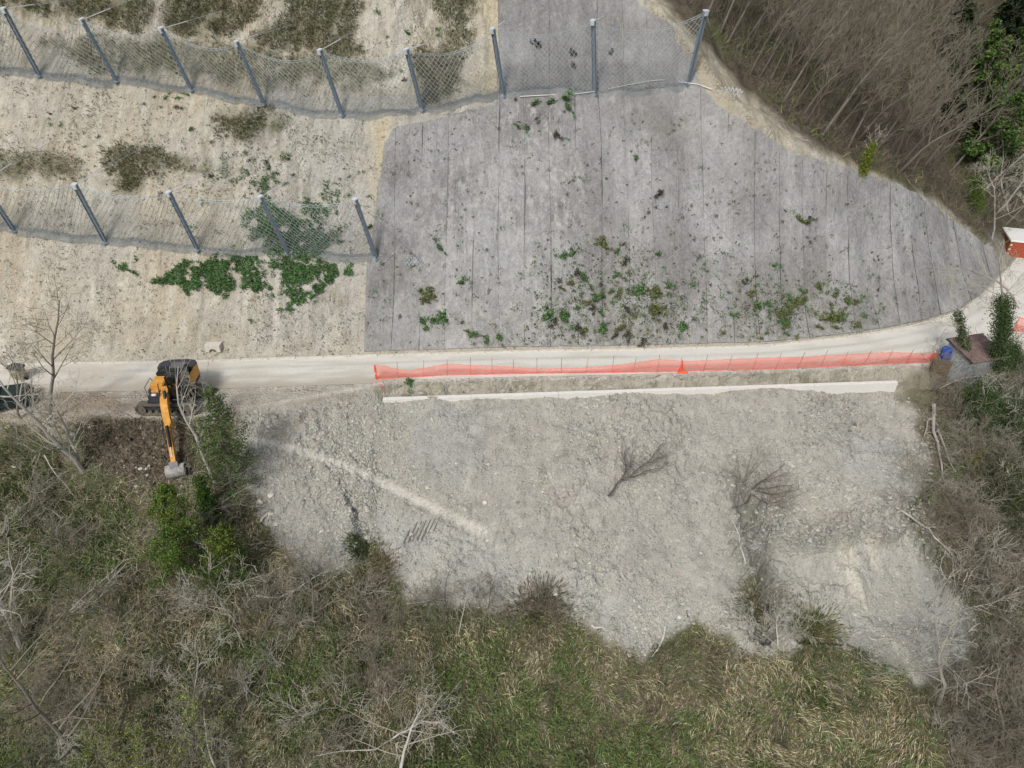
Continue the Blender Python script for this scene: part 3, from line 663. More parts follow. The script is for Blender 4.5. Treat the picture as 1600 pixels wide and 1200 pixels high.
def barrier(label, posts, sag=.9, H=4.6, cell=.30, name='rockfall_barrier', net_ends=(0, 0)):
    root = thing(name, label, 'rockfall barrier')
    BT = []
    for bp, tp in posts:
        B, T = stand_y(bp, tp, -.9); BT.append((B, T)); print('post', bp, 'len %.2f lean %.2f %.2f' % (np.linalg.norm(T - B), T[0] - B[0], T[1] - B[1]))
        i_post(root, B, T)
    for i in range(len(BT) - 1):
        (B0, T0), (B1, T1) = BT[i], BT[i + 1]; W = np.linalg.norm(B1 - B0); HH = np.linalg.norm(T0 - B0)
        sg = sag * random.uniform(.75, 1.25)
        def S(a, b, B0=B0, B1=B1, T0=T0, T1=T1, W=W, HH=HH, sg=sg):
            u = np.clip(a / W, 0, 1)[:, None]; v = np.clip(b / HH, 0, 1)[:, None]
            bot = B0 * (1 - u) + B1 * u; bz = hq(bot[:, 0], bot[:, 1]); bot = bot.copy(); bot[:, 2] = bz + .12
            top = T0 * (1 - u) + T1 * u; down = (bot - top); down /= np.linalg.norm(down, axis=1, keepdims=True)
            top = top + down * (4 * sg * u * (1 - u))
            p = bot * (1 - v) + top * v
            out = np.array([0, -.5, -.35]) * .9
            return p + out * (np.sin(u * np.pi) ** .7 * np.sin(v * np.pi) * .55)
        A0, A1 = [], []
        for sgn in (1, -1):
            for k in np.arange(-HH * 1.0, W + HH, cell * 1.25):
                bb = np.linspace(0, HH, 13); aa = k + (bb * .8 if sgn > 0 else HH * .8 - bb * .8)
                for j in range(12):
                    a0, b0, a1, b1 = aa[j], bb[j], aa[j + 1], bb[j + 1]
                    if a1 < 0 and a0 < 0 or a0 > W and a1 > W: continue
                    A0.append((a0, b0)); A1.append((a1, b1))
        A0 = np.array(A0); A1 = np.array(A1)
        P0 = S(A0[:, 0], A0[:, 1]); P1 = S(A1[:, 0], A1[:, 1])
        link('net', segmesh('net', P0, P1, .0165, .0165, M['wire']), root)
        for b_, nm in ((HH, 'top_rope'), (HH * .97, 'support_rope'), (0, 'base_rope')):
            a = np.linspace(0, W, 16); P = S(a, np.full(16, b_)); link(nm, segmesh(nm, P[:-1], P[1:], .016, .016, M['wire'], 4), root)
        # apron folded onto the ground below the base rope
        ap0, ap1 = [], []
        for a in np.arange(0, W, .11):
            for sgn in (1, -1):
                u0 = a / W; u1 = np.clip((a + sgn * .45) / W, 0, 1); q0 = B0 * (1 - u0) + B1 * u0; q1 = B0 * (1 - u1) + B1 * u1
                q0 = q0 + np.array([0, .18, 0]); q1 = q1 + np.array([0, -.30, 0])
                mid = (q0 + q1) / 2
                for s0, s1 in ((q0, mid), (mid, q1)):
                    s0 = s0.copy(); s1 = s1.copy(); ap0.append(s0); ap1.append(s1)
        ap0 = np.array(ap0); ap1 = np.array(ap1); ap0[:, 2] = hq(ap0[:, 0], ap0[:, 1]) + .16; ap1[:, 2] = hq(ap1[:, 0], ap1[:, 1]) + .16
        link('apron', segmesh('apron', ap0, ap1, .013, .013, M['apron']), root)
    for i, (B, T) in enumerate(BT):   # upslope stay pairs with pale sleeves
        if T[1] < B[1] + 40:
            for k, dx in enumerate((2.2, 2.7)):
                E = np.array([T[0] + dx, B[1] + 5.0, 0]); E[2] = hs(E[0], E[1]) + .05
                P = [T + (E - T) * t for t in np.linspace(0, 1, 6)]; P = np.array(P)
                link('stay_cable', segmesh('stay_cable', P[:-1], P[1:], .012, .012, M['wire'], 4), root)
                if (i + k) % 3 != 2: link('cable_sleeve', segmesh('cable_sleeve', P[0:2], P[1:3], .03, .03, M['cablew'], 5), root)
    return root, BT
up_posts = [((62, 118), (6, 14)), ((183, 127), (128, 31)), ((300, 141), (252, 45)), ((413, 163), (370, 66)), ((535, 180), (500, 79)), ((660, 172), (635, 78)), ((787, 150), (770, 46)), ((929, 148), (927, 33)), ((1075, 132), (1103, 18))]
lo_posts = [((22, 360), (-28, 285)), ((165, 378), (117, 289)), ((309, 390), (264, 301)), ((450, 396), (407, 308)), ((588, 404), (555, 312))]
# the run continues out of the frame to the left
ub, UBT = barrier('upper rockfall barrier of nine leaning steel posts and wire net high on the slope', [((-60, 112), (-115, 4))] + up_posts)
lb, LBT = barrier('lower rockfall barrier of steel posts and wire net on the tan slope at left', [((-120, 350), (-172, 270))] + lo_posts, sag=.5)

def coil(name, label, c, L, n, amp, ang, r=.022, rows=2):
    root = thing(name, label, 'energy coil', c)
    for k in range(rows):
        t = np.linspace(0, 1, n * 14); xx = t * L + k * .15 * L; 
        P = np.c_[xx * math.cos(ang), k * .28 + xx * math.sin(ang) * 0 + np.sin(t * n * 2 * math.pi) * amp * .6, np.sin(t * n * 2 * math.pi) * amp + np.abs(np.cos(t * n * 2 * math.pi)) * .04 + k * .28 + .25 + xx * math.sin(ang)]
        link('brake_ring', segmesh('brake_ring', P[:-1], P[1:], r, r, M['coil'], 6), root)
    return root
coil('cable_brake', 'wavy pale steel cable brake lying on the grey netting beside the lower barrier', hit(630, 417), 1.7, 6, .11, -.02)
coil('cable_brake', 'wavy bluish cable brake on the earth crest beyond the last upper post', hit(1120, 150), 1.8, 6, .12, -.12)
# guy lines of the last lower post
root = thing('guy_cables', 'thin cables running from the last lower post to its anchor on the netting', 'cable')
Tl = LBT[-1][1]; Bl = LBT[-1][0]; E1 = hit(668, 420) + [0, 0, .15]; E2 = hit(640, 414) + [0, 0, .15]
for a, b in ((Tl, E1), (Bl + [0, 0, .1], E2), (Bl + [0, 0, .2], E2 + [0.3, .3, .1])):
    P = np.array([a + (b - a) * t for t in np.linspace(0, 1, 6)]); link('cable', segmesh('cable', P[:-1], P[1:], .014, .014, M['mgrey'], 4), root)
root = thing('lashing_cables', 'pale cable bundle laid along the base of the upper barrier on the netting', 'cable')
for pts in ([(950, 145), (985, 138), (1020, 132), (1038, 131)], [(812, 157), (850, 155), (900, 153), (930, 149)], [(1060, 134), (1090, 138), (1112, 146)]):
    P = hits(pts) + [0, 0, .3]; link('cable', segmesh('cable', P[:-1], P[1:], .03, .03, M['cablew'], 5), root)

# broken earth face between road edge and wall
ex_ = np.arange(WA[0] + .1, WB[0] + .6, .055); nv = 26
ya_ = np.array([wall_y(x) + .16 for x in ex_]); yb_ = np.interp(ex_, OUT[:, 0], OUT[:, 1]) + .02 + .12 * fbm(ex_ * .7, ex_ * 0, 611, 3)
V = np.array([(x, a + (b - a) * j / nv, 0) for x, a, b in zip(ex_, ya_, yb_) for j in range(nv + 1)]); v_ = np.tile(np.arange(nv + 1) / nv, len(ex_))
cr_ = np.abs(fbm(V[:, 0] * .9, V[:, 1] * 1.5, 601, 4)); bl = fbm(V[:, 0] * 1.3, V[:, 1] * 1.3, 603, 5)
lip = np.where(v_ > .80 + .25 * fbm(V[:, 0] * 1.1, V[:, 0] * 0, 605, 3), 1.0, 0.0)
V[:, 2] = np.where(lip > 0, .01, np.minimum(-.12, hq(V[:, 0], V[:, 1]) + .04 + bl * .3)) - .28 * np.exp(-(cr_ / .035) ** 2) * (v_ < .97) * (v_ > .1)
V[:, 2] += .03 * fbm(V[:, 0] * 6, V[:, 1] * 6, 606, 2)
cc = np.tile(np.array([.40, .375, .305]), (len(V), 1)); cc = lerp(cc, (.30, .29, .235), sstep(0, .4, fbm(V[:, 0] * .5, V[:, 1], 607, 4))); cc = lerp(cc, (.47, .43, .345), sstep(.1, .5, fbm(V[:, 0] * .7, V[:, 1] * 2, 608, 4)) * .8)
cc = lerp(cc, (.17, .18, .10), np.exp(-((project(V[:, 0], V[:, 1], V[:, 2])[0] - 660) / 35) ** 2) * sstep(-.1, .3, bl) * .7); cc = lerp(cc, (.52, .50, .44), lip)
I = np.arange(len(V)).reshape(len(ex_), nv + 1); Fq = np.stack([I[:-1, :-1], I[1:, :-1], I[1:, 1:], I[:-1, 1:]], -1).reshape(-1, 4)
tag(link('eroded_bank', fastmesh('eroded_bank', V, Fq, M['ground'], cc)), kind='structure')

# ---------------------------------------------------------------- low concrete wall
wall = thing('retaining_wall', 'white concrete retaining wall top along the head of the debris slope', 'wall')
nseg = 6; ws = np.linspace(0, 1, nseg + 1)
for i in range(nseg):
    a = WA + (WB - WA) * ws[i]; b = WA + (WB - WA) * ws[i + 1]; L = np.linalg.norm(b - a)
    q = MB(); q.box((0, 0, -.8), (L - .02, .30, 1.6), bev=.015)
    q.build('wall_segment', M['concrete'], wall, loc=((a[0] + b[0]) / 2, (a[1] + b[1]) / 2, WALLZ + .02 + i * .0)).rotation_euler = (0, 0, math.atan2(b[1] - a[1], b[0] - a[0]))

# ---------------------------------------------------------------- orange safety fence
rods = [622, 662, 699, 735, 769, 803, 839, 877, 915, 956, 989, 1027, 1062, 1099, 1136, 1176, 1211, 1246, 1282, 1315, 1349, 1384, 1416, 1459]
def fbase(px): return np.interp(px, [588, 699, 839, 1027, 1211, 1416, 1459], [593, 587, 584, 582, 577, 568, 566])
def ftop(px): return np.interp(px, [588, 600, 625, 645, 665, 699, 735, 780, 839, 900, 940, 1000, 1027, 1055, 1070, 1100, 1176, 1250, 1340, 1384, 1430, 1459], [572, 573, 579, 580, 576, 570, 572, 573, 577, 576, 574, 567, 563, 565, 566, 565, 561, 559, 554, 552, 553, 553])
fe = thing('safety_fence', 'orange plastic mesh fence on thin rods along the outer edge of the road', 'fence')
def fpt(px, f=0.0, lean=0):
    b = onz(px, fbase(px), 0.0); b = b.copy(); b[2] = hs(b[0], b[1]) + .02; return b
for i, p in enumerate(rods):
    b = fpt(p); t = b + np.array([random.uniform(-.05, .12) + (.1 if p > 1090 else 0), random.uniform(-.1, .1), 1.35 + random.uniform(-.1, .1)])
    q = MB(); q.cyl(b - [0, 0, .2], t, .014, n=6); q.build('rod', M['rod'], fe)
allx = [588] + rods
for i in range(len(allx) - 1):
    a, c = allx[i], allx[i + 1]; n = 9; V = []; nv = 6; ridge = []
    for u in np.linspace(a, c, n):
        b = fpt(u); H_ = (fbase(u) - ftop(u)) / 22 / cp * 1.06
        for v in np.linspace(0, 1, nv + 1):
            V.append((b[0], b[1] - .1 * math.sin(v * 3.1) * random.uniform(.6, 1.2) + .03 * random.uniform(-1, 1), b[2] + H_ * v + .02))
    V = np.array(V); I = np.arange(len(V)).reshape(n, nv + 1); Fq = np.stack([I[:-1, :-1], I[1:, :-1], I[1:, 1:], I[:-1, 1:]], -1).reshape(-1, 4)
    link('mesh_panel', fastmesh('mesh_panel', V, Fq, M['safety'], smooth=True), fe)
    for row, rr_ in ((0, .017), (2 + (i * 7) % 2, .013), (nv, .009)):
        P = V.reshape(n, nv + 1, 3)[:, row] + [0, -.02, .01]; link('mesh_band', segmesh('mesh_band', P[:-1], P[1:], rr_, rr_, M['orange'], 4), fe)
b = fpt(588); q = MB(); q.cyl(b - [0, 0, .1], b + [.02, 0, 1.15], .075, n=10); q.build('end_post', M['orange'], fe)
q = MB(); q.cyl(b + [0, 0, .5], b + [.01, 0, .56], .082, n=10); q.build('reflective_band', M['white'], fe)
P = hits([(588, 594), (596, 604), (602, 612), (612, 610)]) + [0, 0, .08]; link('loose_tape', segmesh('loose_tape', P[:-1], P[1:], .02, .02, M['orange'], 4), fe)
# gathered knot of mesh hanging at the join
kb = fpt(1062); q = []
rngk = np.random.default_rng(3); prof = [(-.22, 0), (.5, -.02), (.24, .12), (.09, .3), (.05, .7), (.0, 1.05), (-.04, .65), (-.12, .35)]
V = []; 
for k, dy in enumerate((-.22, -.05)):
    for (a, c) in prof: V.append((kb[0] + a + .08 * k, kb[1] + dy + rngk.uniform(-.06, .06), kb[2] + c + .04))
n = len(prof); mb = MB(); vv = [mb.bm.verts.new(p) for p in V]
mb.bm.faces.new(vv[:n]); mb.bm.faces.new(vv[n:][::-1])
for i in range(n): mb.bm.faces.new((vv[i], vv[(i + 1) % n], vv[n + (i + 1) % n], vv[n + i]))
kn = mb.build('gathered_mesh', M['orange'], fe)

# loose orange fence right, on the bend
f2 = thing('safety_fence', 'short crumpled piece of orange fencing on the bend at the right edge', 'fence')
P0 = onz(1582, 519); V = []
for i, u in enumerate(np.linspace(0, 1, 8)):
    for v in np.linspace(0, 1, 5): V.append((P0[0] + u * 3.2, P0[1] - u * .8 + .12 * math.sin(v * 7 + u * 9), .05 + v * (1.25 * (1 - u * .75) + .1 * math.sin(u * 20))))
V = np.array(V); I = np.arange(40).reshape(8, 5); link('mesh_panel', fastmesh('mesh_panel', V, np.stack([I[:-1, :-1], I[1:, :-1], I[1:, 1:], I[:-1, 1:]], -1).reshape(-1, 4), M['safety'], smooth=True), f2)
for row in (0, 2, 4):
    P = V.reshape(8, 5, 3)[:, row]; link('mesh_band', segmesh('mesh_band', P[:-1], P[1:], .03, .03, M['orange'], 4), f2)
q = MB(); q.cyl(P0, P0 + [.0, 0, 1.35], .03); q.build('rod', M['orange'], f2)

# ---------------------------------------------------------------- excavator
EX0 = onz(278, 628, 0.03)
ex = thing('excavator', 'orange yellow tracked excavator on the road reaching its arm down the bank', 'excavator', (EX0[0], EX0[1], .03))
def stadium(L, hgt, n=10):
    r = hgt / 2; pts = []
    for k in range(n + 1): a = -math.pi / 2 + math.pi * k / n; pts.append((L / 2 - r + r * math.cos(a), r + r * math.sin(a)))
    for k in range(n + 1): a = math.pi / 2 + math.pi * k / n; pts.append((-L / 2 + r + r * math.cos(a), r + r * math.sin(a)))
    return pts
for sy in (-1, 1):
    yc = sy * .98; outer_ = stadium(3.9, .78); inner_ = stadium(3.74, .62); 
    q = MB(); n = len(outer_); vs = []
    for yy in (-.25, .25):
        vs.append([q.bm.verts.new((p[0], yy, p[1])) for p in outer_]); vs.append([q.bm.verts.new((p[0], yy, p[1] + .08)) for p in inner_])
    for i in range(n):
        j = (i + 1) % n
        q.bm.faces.new((vs[0][i], vs[0][j], vs[2][j], vs[2][i])); q.bm.faces.new((vs[1][i], vs[1][j], vs[3][j], vs[3][i]))
        q.bm.faces.new((vs[0][i], vs[0][j], vs[1][j], vs[1][i])); q.bm.faces.new((vs[2][i], vs[2][j], vs[3][j], vs[3][i]))
    tr_ = q.build('track', M['track'], ex, loc=(-.1, yc - .3, .06))
    # shoes
    per = np.array(outer_ + [outer_[0]]); dd = np.r_[0, np.cumsum(np.linalg.norm(np.diff(per, axis=0), axis=1))]; sh = MB()
    for s_ in np.arange(0, dd[-1], .19):
        xx_ = np.interp(s_, dd, per[:, 0]); zz_ = np.interp(s_, dd, per[:, 1]); x2 = np.interp(s_ + .02, dd, per[:, 0]); z2 = np.interp(s_ + .02, dd, per[:, 1])
        sh.box((xx_, 0, zz_), (.13, .54, .045), rot=Matrix.Rotation(-math.atan2(z2 - zz_, x2 - xx_), 3, 'Y'))
    so_ = sh.build('track_shoes', M['track'], tr_); so_['kind'] = 'stuff'
    for xw in (-1.55, 1.55):
        q = MB(); q.cyl((xw, -.22, .4), (xw, .22, .4), .27, n=20); q.cyl((xw, -.27, .4), (xw, .27, .4), .11, n=12); q.build('sprocket' if xw > 0 else 'idler', M['track'], tr_)
    for xw in np.linspace(-1.05, 1.05, 6):
        q = MB(); q.cyl((xw, -.2, .2), (xw, .2, .2), .12, n=12); q.build('roller', M['track'], tr_)
    q = MB(); q.box((0, 0, .42), (2.7, .3, .26), bev=.03); q.build('side_frame', M['dgrey'], tr_)
q = MB(); q.box((0, 0, .5), (1.7, 1.6, .3), bev=.04); q.cyl((0, 0, .6), (0, 0, .92), .55, n=24); q.build('undercarriage', M['dgrey'], ex)
# house: faces -Y, slightly turned
hz = R(4); RH = Matrix.Rotation(hz, 4, 'Z')
def hb(name, m, boxes, sub=None, bev=.04):
    q = MB()
    for c, s in boxes: q.box(c, s, bev=bev)
    o = q.build(name, m, sub or ex)
    if sub is None: o.rotation_euler = (0, 0, hz)
    return o
deck = hb('deck', M['dgrey'], [((0, .15, 1.0), (2.5, 3.0, .2))])
cwp = [(-1.2, 1.2), (-1.24, 1.75), (-1.05, 2.05), (-.5, 2.2), (.5, 2.2), (1.05, 2.05), (1.24, 1.75), (1.2, 1.2)]
q = MB(); q.prism(cwp, .95, ((1, 0, 0), (0, 1, 0), (0, 0, 1), (0, 0, 1.55))); cw = q.build('counterweight', M['dgrey'], ex); cw.rotation_euler = (0, 0, hz)
eh = hb('engine_cover', M['black'], [((-.1, 1.0, 1.72), (2.05, .9, .62))], bev=.1)
hb('exhaust', M['mgrey'], [((.75, 1.05, 2.1), (.14, .14, .3))], bev=.03)
ty1 = hb('side_housing', M['yellow'], [((-.78, .2, 1.42), (.86, 1.35, .7))], bev=.06)
hb('grille', M['black'], [((-1.225, .3, 1.45), (.02, .8, .4))], sub=ty1, bev=0)
hb('tool_step', M['dgrey'], [((-.85, -.85, 1.18), (.75, .55, .3)), ((-.85, -1.15, .95), (.7, .14, .4))], bev=.03)
hb('work_lamp', M['white'], [((-.8, -1.08, 1.4), (.3, .16, .14))], bev=.03)
hb('battery_box', M['yellow'], [((-.85, -.62, 1.38), (.5, .2, .14))], bev=.02)
ty2 = hb('cab_side_panel', M['yellow'], [((1.2, .9, 1.55), (.08, 1.7, .85))], bev=.02)
# handrail left
P = np.array([(-1.25, -1.0, 1.1), (-1.3, -.9, 1.9), (-1.3, .1, 1.95), (-1.25, .3, 1.5)]); o = link('handrail', segmesh('handrail', P[:-1], P[1:], .025, .025, M['mgrey'], 6), ex); o.rotation_euler = (0, 0, hz)
# cab at the operator's left (+X)
cab = MB()
for (x_, y_) in ((.32, -1.2), (1.16, -1.2), (.32, .35), (1.16, .35)): cab.box((x_, y_, 1.95), (.09, .09, 1.75), bev=.015)
cab.box((.74, -.42, 1.14), (.95, 1.65, .1)); cab.box((.74, -1.2, 1.3), (.86, .07, .3)); cab.box((.74, .38, 1.5), (.86, .05, .8)); cab.box((.74, -.42, 2.8), (.9, 1.6, .05))
co = cab.build('cab', M['black'], ex); co.rotation_euler = (0, 0, hz)
q = MB(); q.box((.74, .12, 2.87), (.92, .72, .1), bev=.04); q.build('cab_roof', M['mgrey'], co)
def pane(nm, c, s): q = MB(); q.box(c, s); q.build(nm, GL, co)
GL = bpy.data.materials.new('clear_cab_glass'); GL.use_nodes = True; t_ = GL.node_tree; g_ = t_.nodes.new('ShaderNodeBsdfGlossy'); g_.inputs['Roughness'].default_value = .05; tr2 = t_.nodes.new('ShaderNodeBsdfTransparent'); tr2.inputs[0].default_value = (.75, .82, .8, 1); mx_ = t_.nodes.new('ShaderNodeMixShader'); mx_.inputs[0].default_value = .14
t_.links.new(tr2.outputs[0], mx_.inputs[1]); t_.links.new(g_.outputs[0], mx_.inputs[2]); t_.links.new(mx_.outputs[0], t_.nodes['Material Output'].inputs['Surface'])
pane('windscreen', (.74, -1.2, 2.1), (.75, .02, 1.3)); pane('side_window', (1.17, -.42, 2.15), (.02, 1.44, 1.2)); pane('side_window', (.31, -.42, 2.15), (.02, 1.44, 1.2)); pane('roof_window', (.74, -.72, 2.835), (.7, .8, .02))
q = MB(); q.box((.74, -.1, 1.5), (.5, .5, .15), bev=.05); q.box((.74, .18, 1.85), (.48, .14, .65), bev=.05); q.build('driver_seat', M['black'], co)
q = MB(); q.box((1.2, -.2, 1.3), (.06, 1.9, .07)); q.cyl((1.26, -1.28, 1.6), (1.26, -1.28, 2.3), .02); q.box((1.28, -1.3, 2.2), (.03, .18, .28), bev=.01); mo = q.build('mirror', M['black'], ex); mo.rotation_euler = (0, 0, hz)
# operator
def person_seated(loc, rz):
    p = thing('person', 'operator in orange high visibility vest seated in the excavator cab', 'person', loc, rz)
    def skin(name, pts, edges, rad, m, sub=1):
        me = bpy.data.meshes.new(name); me.from_pydata(pts, edges, []); o = link(name, me, p); md = o.modifiers.new('s', 'SKIN'); sd_ = me.skin_vertices[0].data if me.skin_vertices else None
        o.data.skin_vertices.new() if False else None
        for i, r_ in enumerate(rad): me.skin_vertices[0].data[i].radius = (r_, r_ * .8)
        me.skin_vertices[0].data[0].use_root = True
        s2 = o.modifiers.new('u', 'SUBSURF'); s2.levels = sub; s2.render_levels = sub; me.materials.append(m); return o
    pts = [(0, 0, .1), (0, 0, .3), (0, -.02, .52), (0, -.03, .62), (-.19, -.02, .52), (.19, -.02, .52), (-.24, -.16, .3), (.24, -.16, .3), (-.2, -.42, .3), (.2, -.42, .3), (-.1, -.42, .1), (.1, -.42, .1), (-.11, -.47, -.33), (.11, -.47, -.33), (-.11, -.6, -.36), (.11, -.6, -.36), (0, -.03, .74), (0, -.05, .84)]
    ed = [(0, 1), (1, 2), (2, 3), (2, 4), (2, 5), (4, 6), (5, 7), (6, 8), (7, 9), (0, 10), (0, 11), (10, 12), (11, 13), (12, 14), (13, 15), (3, 16), (16, 17)]
    ra = [.15, .15, .15, .055, .07, .07, .048, .048, .035, .035, .08, .08, .05, .05, .04, .04, .09, .08]
    me = bpy.data.meshes.new('body'); me.from_pydata(pts, ed, []); o = link('body', me, p)
    bm = bmesh.new(); bm.from_mesh(me); L_ = bm.verts.layers.skin.verify(); bm.verts.ensure_lookup_table()
    for v, r_ in zip(bm.verts, ra): v[L_].radius = (r_, r_ * .82)
    bm.verts[0][L_].use_root = True; bm.to_mesh(me); bm.free(); me.materials.append(M['cloth'])
    o.modifiers.new('skin', 'SKIN'); s2 = o.modifiers.new('sub', 'SUBSURF'); s2.levels = s2.render_levels = 2
    q = MB(); q.box((0, -.005, .36), (.40, .31, .46), bev=.09); q.build('vest', M['vest'], p)
    q = MB(); bmesh.ops.create_uvsphere(q.bm, u_segments=14, v_segments=10, radius=.12, matrix=Matrix.Translation((0, -.05, .79)) @ Matrix.Diagonal((.82, .95, 1.1, 1))); q.box((0, -.165, .78), (.03, .04, .05), bev=.01); hd_ = q.build('head', M['skin'], p, smooth=True)
    q = MB(); bmesh.ops.create_uvsphere(q.bm, u_segments=14, v_segments=8, radius=.135, matrix=Matrix.Translation((0, -.03, .84)) @ Matrix.Diagonal((.9, 1, .75, 1))); q.build('hair', M['black'], p, smooth=True)
hp = RH @ Vector((.74, -.12, 1.5)); person_seated((EX0[0] + hp.x, EX0[1] + hp.y, EX0[2] + hp.z), hz)
# boom in a vertical plane from the foot to the bucket
foot = Vector((EX0[0], EX0[1], .03)) + (RH @ Vector((-.15, -.55, 1.55)))
bk = Vector(hit(278, 741)) + Vector((0, 0, .75)); print('foot', foot, 'bucket', bk, 'ground', hs(bk.x, bk.y))
hv = Vector((bk.x - foot.x, bk.y - foot.y, 0)); reach = hv.length; A = hv.normalized(); Bz = Vector((0, 0, 1)); Cx = A.cross(Bz)
def zfor(r, py):
    best = None
    for z in np.arange(-8, 7, .02):
        p = foot + A * r; q_ = project(p.x, p.y, z)[1]
        if best is None or abs(q_ - py) < best[0]: best = (abs(float(q_) - py), z)
    return best[1]
re = reach * .60; ez = zfor(re, 668) - foot.z; bz_ = bk.z - foot.z; print('reach', reach, 'elbow', re, ez, 'bk', bz_)
def banana(p0, p1, w0, wm, w1, bulge, n=12):
    """closed profile of a bent box section in (r,z)"""
    p0 = np.array(p0); p1 = np.array(p1); d = p1 - p0; L = np.linalg.norm(d); d /= L; nrm = np.array([-d[1], d[0]]); top, bot = [], []
    for t in np.linspace(0, 1, n):
        c = p0 + d * L * t + nrm * bulge * math.sin(math.pi * t); w = w0 + (wm - w0) * t * 2 if t < .5 else wm + (w1 - wm) * (t - .5) * 2
        top.append(c + nrm * w / 2); bot.append(c - nrm * w / 2)
    return [tuple(p) for p in top] + [tuple(p) for p in bot[::-1]]
FR = (A, Bz, Cx, foot - Vector(ex.location))
q = MB(); q.prism(banana((0, 0), (re, ez), .40, .66, .42, .55), .42, FR); q.cyl(FR[3] - Cx * .3, FR[3] + Cx * .3, .14); boom = q.build('boom', M['yellow'], ex)
q = MB(); q.prism([(re - .75, ez + .42), (re - .2, ez + .5), (re + .5, ez + .12), (re + .42, ez - .22), (re - .4, ez - .2)], .3, FR); q.cyl(FR[3] + A * re + Bz * ez - Cx * .25, FR[3] + A * re + Bz * ez + Cx * .25, .12); q.build('elbow_joint', M['yellow'], ex)
q = MB(); q.prism(banana((re + .1, ez), (reach, bz_ + .1), .46, .38, .26, .05), .28, FR); q.build('stick', M['yellow'], ex)
def cyl2(nm, a, b, off, r1=.085, sp=.62):
    a3 = FR[3] + A * a[0] + Bz * a[1] + Cx * off; b3 = FR[3] + A * b[0] + Bz * b[1] + Cx * off; m3 = a3 + (b3 - a3) * sp
    q = MB(); q.cyl(a3, m3, r1, n=14); o = q.build(nm, M['black'], ex); q = MB(); q.cyl(m3, b3, r1 * .5, n=10); q.build('piston_rod', M['chrome'], o)
cyl2('boom_cylinder', (.35, -.45), (re * .52, ez * .5 + .25), -.27); cyl2('boom_cylinder', (.35, -.45), (re * .52, ez * .5 + .25), .27)
cyl2('stick_cylinder', (re * .42, ez * .42 + 1.05), (re - .25, ez + .62), -.1, .1, .75)
cyl2('bucket_cylinder', (re + .35, ez + .42), (reach - .2, bz_ + .55), 0, .095, .68)
Pq = [FR[3] + A * r_ + Bz * z_ + Cx * .24 for r_, z_ in ((.6, .8), (re * .5, ez * .5 + .85), (re - .1, ez + .5), (re + .8, ez + .2))]; Pq = np.array([tuple(p) for p in Pq]); link('hydraulic_hose', segmesh('hydraulic_hose', Pq[:-1], Pq[1:], .03, .03, M['black'], 6), ex)
# bucket: curved shell, wide, opening to the machine
bw = 1.02; prof = []
for k in range(11):
    a = R(110 - k * 19); prof.append((reach + .12 + .44 * math.cos(a) * 1.0, bz_ - .32 + .42 * math.sin(a)))
inner_p = [(reach + .12 + .38 * math.cos(R(110 - k * 19)), bz_ - .32 + .36 * math.sin(R(110 - k * 19))) for k in range(11)][::-1]
q = MB(); q.prism(prof + inner_p, bw, FR); bo = q.build('bucket', M['bucket'], ex)
for s_ in (-1, 1):
    q = MB(); q.prism(prof, .05, (A, Bz, Cx, FR[3] + Cx * s_ * (bw / 2 + .02))); q.build('bucket_side', M['bucket'], bo)
q = MB(); q.prism([(reach - .15, bz_ + .2), (reach + .1, bz_ + .38), (reach + .32, bz_ + .1), (reach + .1, bz_ - .02), (reach - .1, bz_)], .5, FR); q.build('coupler', M['mgrey'], bo)
for k in range(5):
    q = MB(); e = prof[-1]; q.box(FR[3] + A * (e[0] - .08) + Bz * e[1] + Cx * (-.42 + .21 * k), (.08, .2, .06)); q.build('tooth', M['mgrey'], bo)

# ---------------------------------------------------------------- car at the left edge (front half in view)
cp0 = onz(6, 640, 0.0)
car = thing('parked_car', 'dark green car cut by the left edge with its bonnet towards the excavator', 'car', (cp0[0] - .35, cp0[1] + .25, hs(cp0[0], cp0[1]) + .05), R(27))
# local: +X forward
def bodyprof(): return [(-2.1, .35), (-2.15, .9), (-1.95, 1.05), (-1.6, 1.62), (-.2, 1.66), (.55, 1.08), (1.75, .93), (1.98, .7), (2.0, .35), (1.7, .28), (-1.9, .28)]
q = MB(); q.prism([(-2.1, .4), (-2.15, .95), (-1.95, 1.05), (.5, 1.05), (1.72, .95), (1.98, .72), (2.02, .38), (1.9, .3), (-1.95, .3)], 1.72, ((1, 0, 0), (0, 0, 1), (0, -1, 0), (0, 0, 0)))
bmesh.ops.bevel(q.bm, geom=list(q.bm.edges), offset=.07, segments=2, affect='EDGES'); q.build('body', M['teal'], car, smooth=False)
q = MB(); q.box((-.75, 0, 1.32), (2.1, 1.5, .62), bev=.1, taper=(.72, .86)); q.build('cabin', M['black'], car)
q = MB(); q.box((-.75, 0, 1.645), (1.4, 1.24, .04), bev=.015); q.build('roof', M['teal'], car)
q = MB(); q.box((.16, 0, 1.33), (.03, 1.32, .6), rot=Matrix.Rotation(R(-28), 3, 'Y')); q.build('windscreen', M['tealglass'], car)
q = MB(); q.box((1.0, 0, 1.03), (1.1, 1.3, .05), rot=Matrix.Rotation(R(6), 3, 'Y'), bev=.02); q.build('bonnet', M['teal'], car)
q = MB(); q.box((2.0, 0, .45), (.12, 1.66, .2), bev=.05); q.build('front_bumper', M['black'], car)
